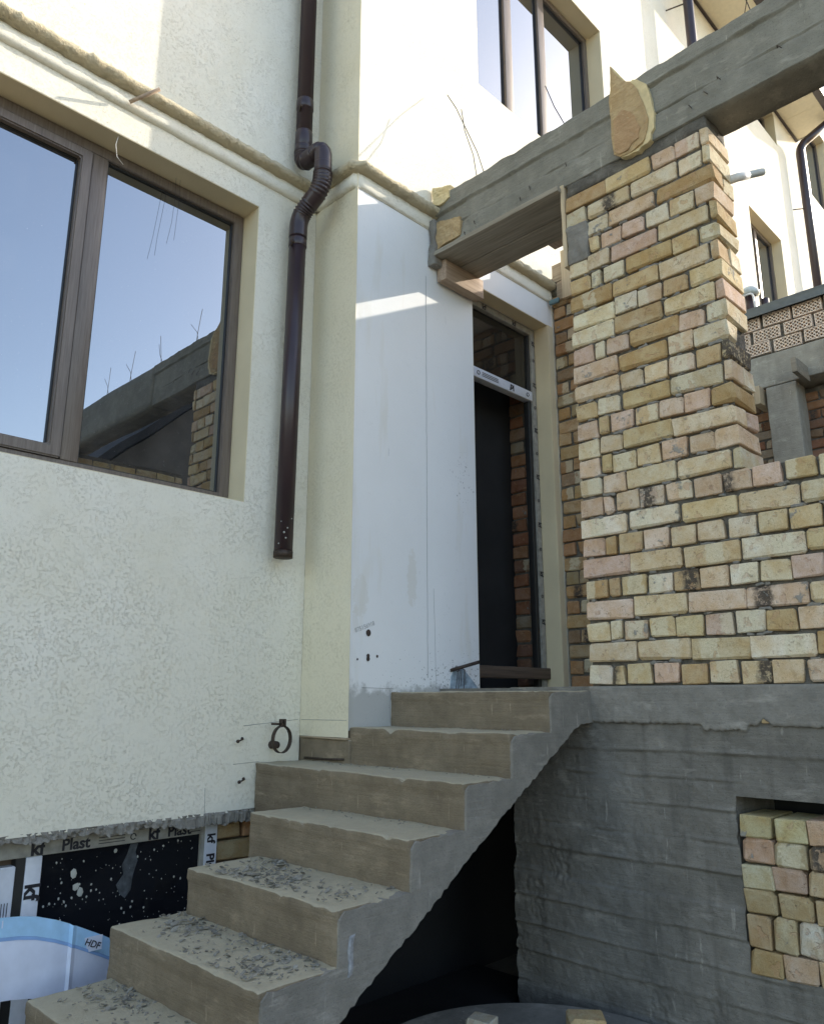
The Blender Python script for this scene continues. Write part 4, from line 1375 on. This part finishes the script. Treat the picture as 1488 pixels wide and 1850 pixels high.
def dense(poly, step, jit, seed):
    out = []
    r3 = random.Random(seed)
    for a, b in zip(poly[:-1], poly[1:]):
        n = max(1, int(math.dist(a, b)/step))
        for k in range(n):
            t = k/n
            out.append((a[0]+(b[0]-a[0])*t, a[1]+(b[1]-a[1])*t + r3.uniform(-jit, jit)))
    out.append(poly[-1])
    return out
lowb = dense(soff, 0.02, 0.006, 5)
topb = []
for i in range(9):                        # saw-tooth, from the foot of the flight upwards
    j = 8-i
    zf = ZG if j == 8 else TZ[j+1]
    topb.append((RX[j]+0.006, zf-0.004)); topb.append((RX[j]+0.008, TZ[j]-0.030)); topb.append((RX[j]+0.03, TZ[j]-0.010))
topb.append((3.315, 0.028))
topb = [topb[0]] + dense(topb[1:], 0.03, 0.004, 6)
outline = lowb + topb
pobj('stair_side', outline, 1, YS-0.006, YS+0.05, M['slurry'], stc, 'grey cement-rendered side of the flight')
V, Fc = box_mesh((1.80, YS-0.010, -0.86), (1.822, YS+0.0, -0.74), 0.012, 0.005)
V = V + np.stack([fbm(V, 40, 3, q) for q in range(3)], 1)*0.010
V[:, 0] += (V[:, 2]+0.8)*0.08
mobj('lime_drip', V, Fc, M['lime'], stc, True)

# ================================================================== white wall details (all on the house)
for (x, z, r) in ((2.79, 0.335, 0.019), (2.79, 0.215, 0.012), (2.79, 0.200, 0.013), (2.855, 0.215, 0.008), (2.715, 0.195, 0.006)):
    n = 9
    V = []
    for (rr_, y) in ((r*1.0, YC+0.0035), (r*0.6, YC+0.0025)):
        V += [(x+rr_*math.cos(6.283*i/n)*RNG.uniform(0.85, 1.1), y, z+rr_*math.sin(6.283*i/n)) for i in range(n)]
    mobj('drill_hole', V, [(i, (i+1) % n, (i+1) % n+n, i+n) for i in range(n)]+[tuple(range(n, 2*n))], M['hole'], house)
def crack(pts, r):
    tobj('crack', pts, r, M['pencil'], house, 4)
def lerp_path(x0, z0, x1, z1, n, jit, seed):
    q = random.Random(seed)
    return [(x0+(x1-x0)*i/n+q.uniform(-jit, jit), YC+0.0055, z0+(z1-z0)*i/n) for i in range(n+1)]
crack(lerp_path(3.245, 2.62, 3.245, 0.11, 60, 0.0016, 3), 0.0016)
crack(lerp_path(3.30, 0.62, 3.315, 0.08, 16, 0.0012, 4), 0.0011)
text('pencil_number', '875156918', 0.034, (2.765, YC+0.0048, 0.365), (0.93, 0, 0.33), (-0.33, 0, 0.93), M['graphite'], house, 0.0, 0.95)
def line(p, q):
    tobj('pencil_line', [p, q], 0.0011, M['pencil'], house, 4)
line((2.30, YA-0.0005, -0.137), (2.64, YA-0.0005, -0.112)); line((XR-0.0005, YA-0.01, -0.113), (XR-0.0005, YC+0.01, -0.110))
line((2.75, YC+0.0055, 0.052), (2.98, YC+0.0055, 0.048)); line((2.95, YC+0.0055, 0.05), (2.955, YC+0.0055, -0.13))
line((2.25, YA-0.0005, -0.32), (2.40, YA-0.0005, -0.315)); line((2.10, YA-0.0005, -0.42), (2.105, YA-0.0005, -0.55))
dab = [(3.43, 0.045), (3.44, 0.12), (3.47, 0.17), (3.52, 0.185), (3.57, 0.15), (3.62, 0.11), (3.66, 0.075), (3.69, 0.045)]
pobj('paint_dab', dab, 1, YC+0.002, YC+0.0065, M['blue_dab'], house)

# rebar stub with wire ends by the doorway
rb = thing('rebar_stub', 'short rebar stub with hanging tie wires low on the white wall by the doorway', 'rebar', (3.50, YC, 0.17))
tobj('bar', [(3.44, YC+0.01, 0.155), (3.50, YC-0.05, 0.18), (3.565, YC-0.11, 0.205)], 0.010, M['steel'], rb, 8)
for k, (dx, dz) in enumerate(((0.0, -0.14), (0.015, -0.13), (0.03, -0.10), (0.05, -0.12), (0.06, -0.09))):
    tobj('tie_wire', [(3.455+dx, YC-0.02, 0.168), (3.46+dx, YC-0.035, 0.16), (3.45+dx*1.5, YC-0.02, 0.165+dz)], 0.002, M['steel'], rb, 5)
tobj('tie_wire', [(3.462+0.016*math.cos(a), YC-0.025+0.004*math.sin(a), 0.165+0.016*math.sin(a)) for a in np.linspace(0, 6.28, 12)], 0.0022, M['steel'], rb, 5)

# threads hanging at the window head
for (x, z1, dx, lb) in ((1.735, 2.36, -0.02, 'longest dark thread hanging from the window head'), (1.76, 2.40, -0.005, 'shorter dark thread hanging right of the longest at the window head')):
    o = tobj('thread', [(x+0.02, YA+0.10, 2.80), (x+0.012, YA+0.08, 2.65), (x, YA+0.07, 2.50), (x+dx, YA+0.07, z1)], 0.0009, M['wire'], None, 5)
    tag(o, lb, 'thread')
o = tobj('fibre', [(1.385, YA+0.02, 2.806), (1.38, YA+0.03, 2.76), (1.40, YA+0.05, 2.71), (1.44, YA+0.06, 2.69)], 0.002, M['white_plastic'], None, 5)
tag(o, 'pale curled fibre hanging above the window mullion', 'fibre')

# wooden peg in the moulding
o = tobj('wooden_peg', [(1.40, YA-0.04, 2.985), (1.505, YA-0.15, 3.062)], 0.010, M['plank_x'], None, 7)
tag(o, 'thin wooden peg sticking out of the plaster moulding above the large window', 'peg')

# ================================================================== downpipes
def bend(pts, rad, n=8):
    """rounded corners along a polyline"""
    P = [Vector(p) for p in pts]
    out = [P[0]]
    for i in range(1, len(P)-1):
        a = (P[i-1]-P[i]).normalized(); b = (P[i+1]-P[i]).normalized()
        r = min(rad, (P[i-1]-P[i]).length*0.48, (P[i+1]-P[i]).length*0.48)
        p0, p1 = P[i]+a*r, P[i]+b*r
        for k in range(n+1):
            t = k/n
            out.append(p0*(1-t)**2 + P[i]*2*t*(1-t) + p1*t*t)
    out.append(P[-1])
    return out

dp = thing('downpipe', 'dark brown rain downpipe with ribbed elbows in the corner of the house', 'downpipe', (2.465, 3.375, 0.74))
PX, PYY, PR = 2.475, 3.378, 0.050
tobj('pipe_section', [(PX, PYY, ZTOP), (PX, PYY, 3.27)], PR, M['pipe'], dp, 28)
tobj('pipe_section', [(2.455, PYY-0.005, 2.70), (2.437, PYY-0.005, 0.735)], PR, M['pipe'], dp, 28)
YO = 3.205
def ribbed(pts, rad, ribs_at, bl=0.05):
    path = bend(pts, bl, 22)
    # resample
    Q = [path[0]]
    for a, b in zip(path[:-1], path[1:]):
        n = max(1, int((b-a).length/0.004))
        for k in range(1, n+1):
            Q.append(a.lerp(b, k/n))
    R = []
    s = 0
    for i, q in enumerate(Q):
        if i:
            s += (q-Q[i-1]).length
        inb = any(a <= s <= b for a, b in ribs_at)
        R.append(rad*(1+(0.085*math.sin(s*2*math.pi/0.019) if inb else 0)))
    return Q, R
E1 = [(PX, PYY, 3.30), (PX, PYY, 3.185), (PX+0.02, YO, 3.215), (PX+0.02, YO, 3.06)]
Q, R = ribbed(E1, 0.053, [(0.03, 0.12), (0.18, 0.27)], 0.075)
tobj('elbow', Q, R, M['pipe'], dp, 24)
E2 = [(PX+0.02, YO, 3.10), (PX+0.02, YO, 2.945), (2.457, PYY-0.005, 2.80), (2.455, PYY-0.005, 2.66)]
Q, R = ribbed(E2, 0.054, [(0.05, 0.20), (0.27, 0.35)], 0.085)
tobj('elbow', Q, R, M['pipe'], dp, 24)
for (x, y, z0, z1) in ((PX, PYY, 3.57, 3.63), (PX, PYY, 3.30, 3.40), (2.455, PYY-0.005, 2.60, 2.645)):
    tobj('coupling', [(x, y, z1+0.004), (x, y, z1), (x, y, z0), (x, y, z0-0.004)], [PR+0.001, PR+0.0035, PR+0.0035, PR+0.001], M['pipe'], dp, 28)
tobj('end_collar', [(2.438, PYY-0.005, 0.765), (2.437, PYY-0.005, 0.730)], PR+0.002, M['steel'], dp, 28)
for (z, x) in ((3.54, PX-0.015), (2.60, 2.44)):
    tobj('clamp_bolt', [(x, PYY+0.05, z), (x-0.06, PYY-0.06, z-0.02)], 0.006, M['steel'], dp, 7)
    tobj('clamp_bolt', [(x-0.058, PYY-0.057, z-0.019), (x-0.064, PYY-0.067, z-0.021)], 0.011, M['steel'], dp, 7)
for (a, z, r) in ((0.15, 0.86, 0.006), (0.5, 0.885, 0.004), (0.35, 0.83, 0.005), (-0.4, 0.80, 0.004), (-0.2, 0.92, 0.003), (1.0, 0.94, 0.003)):
    d = Vector((math.sin(a-0.78), -math.cos(a-0.78), 0))
    c = Vector((2.4385, PYY-0.005, z)) + d*PR
    tobj('paint_speck', [c-d*0.003, c+d*0.0015], r, M['splash'], dp, 7)

# pipe clamp left on the wall, and screws
cl = thing('pipe_clamp', 'rusty open pipe clamp ring fixed low on the cream wall', 'clamp', (2.536, YA-0.08, -0.20))
rg = []
for a in np.linspace(0, 2*math.pi, 30):
    rg.append((2.465+0.056*math.cos(a), YA-0.10, -0.205+0.068*math.sin(a)))
V = []; Fc = []
for i, p in enumerate(rg):
    for (dr, dy) in ((1, -0.014), (1, 0.014), (0.95, 0.014), (0.95, -0.014)):
        cx, cz = 2.465, -0.205
        V.append((cx+(p[0]-cx)*dr, p[1]+dy, cz+(p[2]-cz)*dr))
for i in range(len(rg)-1):
    for k in range(4):
        Fc.append((i*4+k, i*4+(k+1) % 4, i*4+4+(k+1) % 4, i*4+4+k))
mobj('ring', V, Fc, M['steel'], cl, True)
tobj('bolt', [(2.40, YA-0.10, -0.128), (2.475, YA-0.10, -0.130)], 0.006, M['steel'], cl, 7)
rbox('lug', (2.452, YA-0.112, -0.145), (2.464, YA-0.088, -0.105), M['steel'], cl, r=0.002)
rbox('lug', (2.470, YA-0.112, -0.145), (2.482, YA-0.088, -0.105), M['steel'], cl, r=0.002)
tobj('wall_plug', [(2.475, YA+0.01, -0.235), (2.475, YA-0.05, -0.235)], [0.022, 0.018], M['hole'], cl, 10)
for (x, z, lb) in ((2.272, -0.205, 'upper of the two small screws left of the pipe clamp'), (2.291, -0.398, 'lower of the two small screws left of the staircase')):
    s = thing('screw', lb, 'screw', (x, YA, z))
    tobj('shank', [(x+0.022, YA+0.004, z+0.006), (x+0.018, YA-0.018, z+0.004), (x-0.018, YA-0.030, z-0.004)], 0.0035, M['steel'], s, 6)
    tobj('head', [(x-0.017, YA-0.029, z-0.004), (x-0.024, YA-0.032, z-0.005)], 0.0085, M['steel'], s, 7)
    tobj('washer', [(x+0.022, YA-0.004, z+0.006), (x+0.022, YA+0.001, z+0.006)], 0.008, M['steel'], s, 7)

# eave over the far part of the house, with the two far downpipes
ev = thing('eave', 'boxed eave with cream soffit and brown gutter high on the far wall', 'eave', (9.8, YC, 8.45))
for k, (a, b) in enumerate(((7.5, 8.75), (8.755, 9.90), (9.905, 11.05), (11.055, 11.62))):
    rbox('soffit_panel', (a, 2.54, 8.45), (b, YC-0.032, 8.475), M['soffit'], ev)
rbox('wall_trim', (7.5, YC-0.031, 8.425), (11.64, YC-0.002, 8.52), M['fascia'], ev)
rbox('gutter', (7.5, 2.43, 8.42), (11.66, 2.538, 8.56), M['fascia'], ev, r=0.02)
rbox('end_cap', (11.625, 2.54, 8.43), (11.64, YC-0.032, 8.60), M['white_plastic'], ev)
rbox('roof_slope', (7.5, 2.56, 8.477), (11.62, YC-0.002, 8.60), M['zinc'], ev)
d2 = thing('downpipe', 'brown downpipe rising behind the concrete beam to the eave', 'downpipe', (7.4, 2.86, 3.7))
tobj('pipe_section', bend([(7.38, 2.86, 3.2), (7.38, 2.86, 8.1), (7.55, 2.50, 8.4)], 0.15), 0.055, M['pipe'], d2, 16)
tobj('bracket', [(7.38, 2.86, 7.72), (7.25, YC, 7.66)], 0.008, M['steel'], d2, 6)
d3 = thing('downpipe', 'brown downpipe with a slanted top elbow at the right edge, beyond the pillar', 'downpipe', (11.3, 2.93, 3.7))
tobj('pipe_section', bend([(11.24, 2.93, 3.2), (11.24, 2.93, 8.05), (11.50, 2.49, 8.45)], 0.14), 0.06, M['pipe'], d3, 16)
for z in (7.0, 5.55):
    tobj('bracket', [(11.24, 2.93, z), (11.05, YC, z-0.05)], 0.008, M['steel'], d3, 6)

# vent pipe standing on the neighbouring porch
vt = thing('vent_pipe', 'dark vent pipe with a pale cap on the neighbouring porch', 'vent pipe', (7.55, 2.58, 3.70))
tobj('stack', [(7.55, 2.60, 3.70), (7.55, 2.60, 3.99)], 0.055, M['pipe'], vt, 16)
tobj('stack', [(7.60, 2.48, 3.70), (7.60, 2.48, 3.93)], 0.04, M['pipe'], vt, 16)
tobj('cap', [(7.55, 2.60, 3.985), (7.55, 2.60, 4.0), (7.55, 2.60, 4.03), (7.55, 2.60, 4.075), (7.55, 2.60, 4.09)], [0.06, 0.095, 0.095, 0.06, 0.02], M['cap'], vt, 18)
tobj('hose', bend([(7.45, 2.63, 3.96), (7.45, 2.54, 3.97), (7.45, 2.52, 3.71)], 0.05), 0.010, M['white_plastic'], vt, 8)

# sleeve poking out of the pillar
sv = thing('pipe_sleeve', 'pale plastic sleeve with a threaded end poking out of the pillar side', 'sleeve', (3.54, 1.24, 2.55))
tobj('sleeve', [(3.545, 1.29, 2.535), (3.60, 1.235, 2.565), (3.655, 1.205, 2.59)], 0.022, M['white_plastic'], sv, 10)
Q = [Vector((3.65, 1.207, 2.588)).lerp(Vector((3.76, 1.165, 2.645)), t) for t in np.linspace(0, 1, 26)]
tobj('thread', Q, [0.017+0.0022*(i % 2) for i in range(26)], M['cap'], sv, 10)

# ================================================================== light well: carton
ct = thing('carton', 'flattened white carton with a blue printed band beside the lower steps', 'carton', (1.2, 3.2, -1.2))
# panels run left to right; the fold lies near x = 1.35
def strip(name, pts, z0, z1, mat, off=0.0, label=None):
    V = []; Fc = []
    n = len(pts)
    for dz in (0, 1):
        for k, (x, y, dzt) in enumerate(pts):
            z = (z1 if dz else z0)+dzt
            lean = (z+1.0)*0.10
            V.append((x+lean*0.35, y+lean-off, z)); 
    for dz in (0, 1):
        for k, (x, y, dzt) in enumerate(pts):
            z = (z1 if dz else z0)+dzt
            lean = (z+1.0)*0.10
            V.append((x+lean*0.35, y+lean-off+0.005, z))
    for k in range(n-1):
        a = k
        Fc.append((a, a+1, a+n+1, a+n))
        Fc.append((a+2*n, a+3*n, a+3*n+1, a+2*n+1))
        Fc.append((a, a+2*n, a+2*n+1, a+1)); Fc.append((a+n, a+n+1, a+3*n+1, a+3*n))
    Fc.append((0, n, 3*n, 2*n)); Fc.append((n-1, 3*n-1, 4*n-1, 2*n-1))
    return mobj(name, V, Fc, mat, ct, False, label)
PTS = [(0.75, 3.14, -0.012), (0.95, 3.15, -0.004), (1.06, 3.155, 0.0), (1.13, 3.16, -0.001), (1.20, 3.17, -0.010), (1.264, 3.18, -0.024), (1.34, 3.19, -0.050), (1.395, 3.20, -0.074), (1.405, 3.19, -0.080), (1.425, 3.205, -0.088), (1.48, 3.22, -0.115), (1.55, 3.24, -0.150), (1.68, 3.28, -0.22)]
strip('panel', PTS, -1.03, -0.842, M['card_white'])
strip('printed_band', PTS, -0.830, -0.766, M['card_blue'], 0.0)
strip('band_edge', PTS, -0.8415, -0.8305, M['card_navy'], 0.0012)
PTC = np.array([p[:2] for p in PTS])
def on_card(x, z):
    y = np.interp(x, PTC[:, 0], PTC[:, 1]); dz = np.interp(x, [p[0] for p in PTS], [p[2] for p in PTS])
    lean = (z+dz+1.0)*0.10
    return (x+lean*0.35, y+lean-0.0022, z+dz)
rbox('tag', tuple(np.array(on_card(1.497, -0.808))-np.array((0.032, 0.0045, 0.026))), tuple(np.array(on_card(1.497, -0.808))+np.array((0.04, 0.0, 0.026))), M['card_white'], ct)
p_ = on_card(1.499, -0.808)
text('lettering', 'HDF', 0.034, (p_[0], p_[1]-0.006, p_[2]), (1, 0, -0.45), (0.41, 0, 0.91), M['ink'], ct, 0.01)
p_ = on_card(1.10, -0.79)
text('lettering', '14001', 0.034, p_, (1, 0.11, 0.02), (0.03, 0.1, 1), M['card_white'], ct, 0.01)

# ================================================================== well cover and loose bricks
wc = thing('well_cover', 'round grey concrete well cover on the ground under the stairs', 'well cover', (2.55, 1.86, ZG))
V, Fc = tube([(2.55, 1.86, ZG), (2.55, 1.86, -1.312), (2.55, 1.86, -1.30)], [0.70, 0.70, 0.69], 72)
mobj('slab', V, Fc, M['slurry'], wc, False)
V, Fc = tube([(2.55, 1.86, -1.2985), (2.55, 1.86, -1.285)], [0.27, 0.26], 40)
mobj('hatch', V, Fc, M['slurry'], wc, False)
rr = random.Random(81)
def loose(c, D, L, H, rz, col, label):
    o = add_brick(None, c, D, L, H, PAL_CREAM, rr, 0, 0, 0, 0.02, 'loose_brick', rz, col)
    tag(o, label, 'brick', 'loose bricks lying on the well cover')
loose((2.91, 1.915, -1.2535), 0.12, 0.14, 0.09, 0.75, (0.56, 0.45, 0.27), 'largest loose brick, yellow-tan, standing on the well cover')
loose((2.66, 2.235, -1.265), 0.10, 0.10, 0.066, 0.3, (0.60, 0.57, 0.50), 'small whitish broken brick on the left of the well cover')
loose((2.62, 2.09, -1.2715), 0.07, 0.07, 0.05, 0.9, (0.58, 0.50, 0.42), 'smallest brick chip between the other two on the well cover')

# ================================================================== plaster flakes scattered on the steps
R5 = random.Random(91)
fk = MB()
def flake(x, y, z, s):
    n = R5.choice((4, 5, 5, 6))
    a0 = R5.uniform(0, 6.28)
    tilt = (R5.uniform(-0.6, 0.6), R5.uniform(-0.6, 0.6))
    V = []
    for k in range(n):
        a = a0+6.283*k/n+R5.uniform(-0.3, 0.3)
        r = s*R5.uniform(0.6, 1.25)
        dx, dy = r*math.cos(a), r*math.sin(a)*0.7
        V.append((x+dx, y+dy, z+0.004+s*0.3+dx*tilt[0]+dy*tilt[1]))
    V2 = [(p[0], p[1], p[2]-0.0025) for p in V]
    fk.add(V+V2, [tuple(range(n)), tuple(range(2*n-1, n-1, -1))]+[(k, k+n, (k+1) % n+n, (k+1) % n) for k in range(n)])
def cluster(i, yc, sy, n, smax, xb=None, sx=0.05):
    for _ in range(int(n*0.9)):
        x = (R5.gauss(xb, sx) if xb else R5.uniform(RX[i]+0.02, RX[i-1]-0.01))
        y = R5.gauss(yc, sy)
        if RX[i]+0.012 < x < RX[i-1]-0.004 and YS+0.03 < y < YL_[i]-0.02:
            flake(x, y, TZ[i], R5.uniform(0.004, smax)*R5.uniform(0.4, 1.0))
cluster(4, 2.75, 0.10, 180, 0.020); cluster(4, 2.50, 0.10, 160, 0.018, 1.84, 0.07); cluster(4, 2.2, 0.06, 60, 0.014)
cluster(5, 2.82, 0.10, 110, 0.022, 1.69, 0.05); cluster(5, 2.5, 0.18, 160, 0.014); cluster(5, 2.2, 0.08, 130, 0.017)
cluster(6, 2.8, 0.12, 150, 0.016, 1.40, 0.06); cluster(6, 2.4, 0.2, 130, 0.014)
cluster(3, 2.6, 0.3, 40, 0.008, 2.33, 0.03); cluster(2, 2.6, 0.3, 26, 0.007, 2.63, 0.03); cluster(2, 3.2, 0.12, 14, 0.010, 2.62, 0.03); cluster(1, 2.6, 0.3, 22, 0.007, 2.92, 0.03)
cluster(7, 2.5, 0.3, 120, 0.015)
fo = fk.build('plaster_flakes', M['flake'])
fo['kind'] = 'stuff'
o = tobj('steel_rod', [(2.645, 3.40, -0.305), (2.648, 3.20, -0.304), (2.66, 3.10, -0.300)], 0.006, M['steel'], None, 6)
tag(o, 'short rusty rod lying on the third step at the foot of the return wall', 'rod')
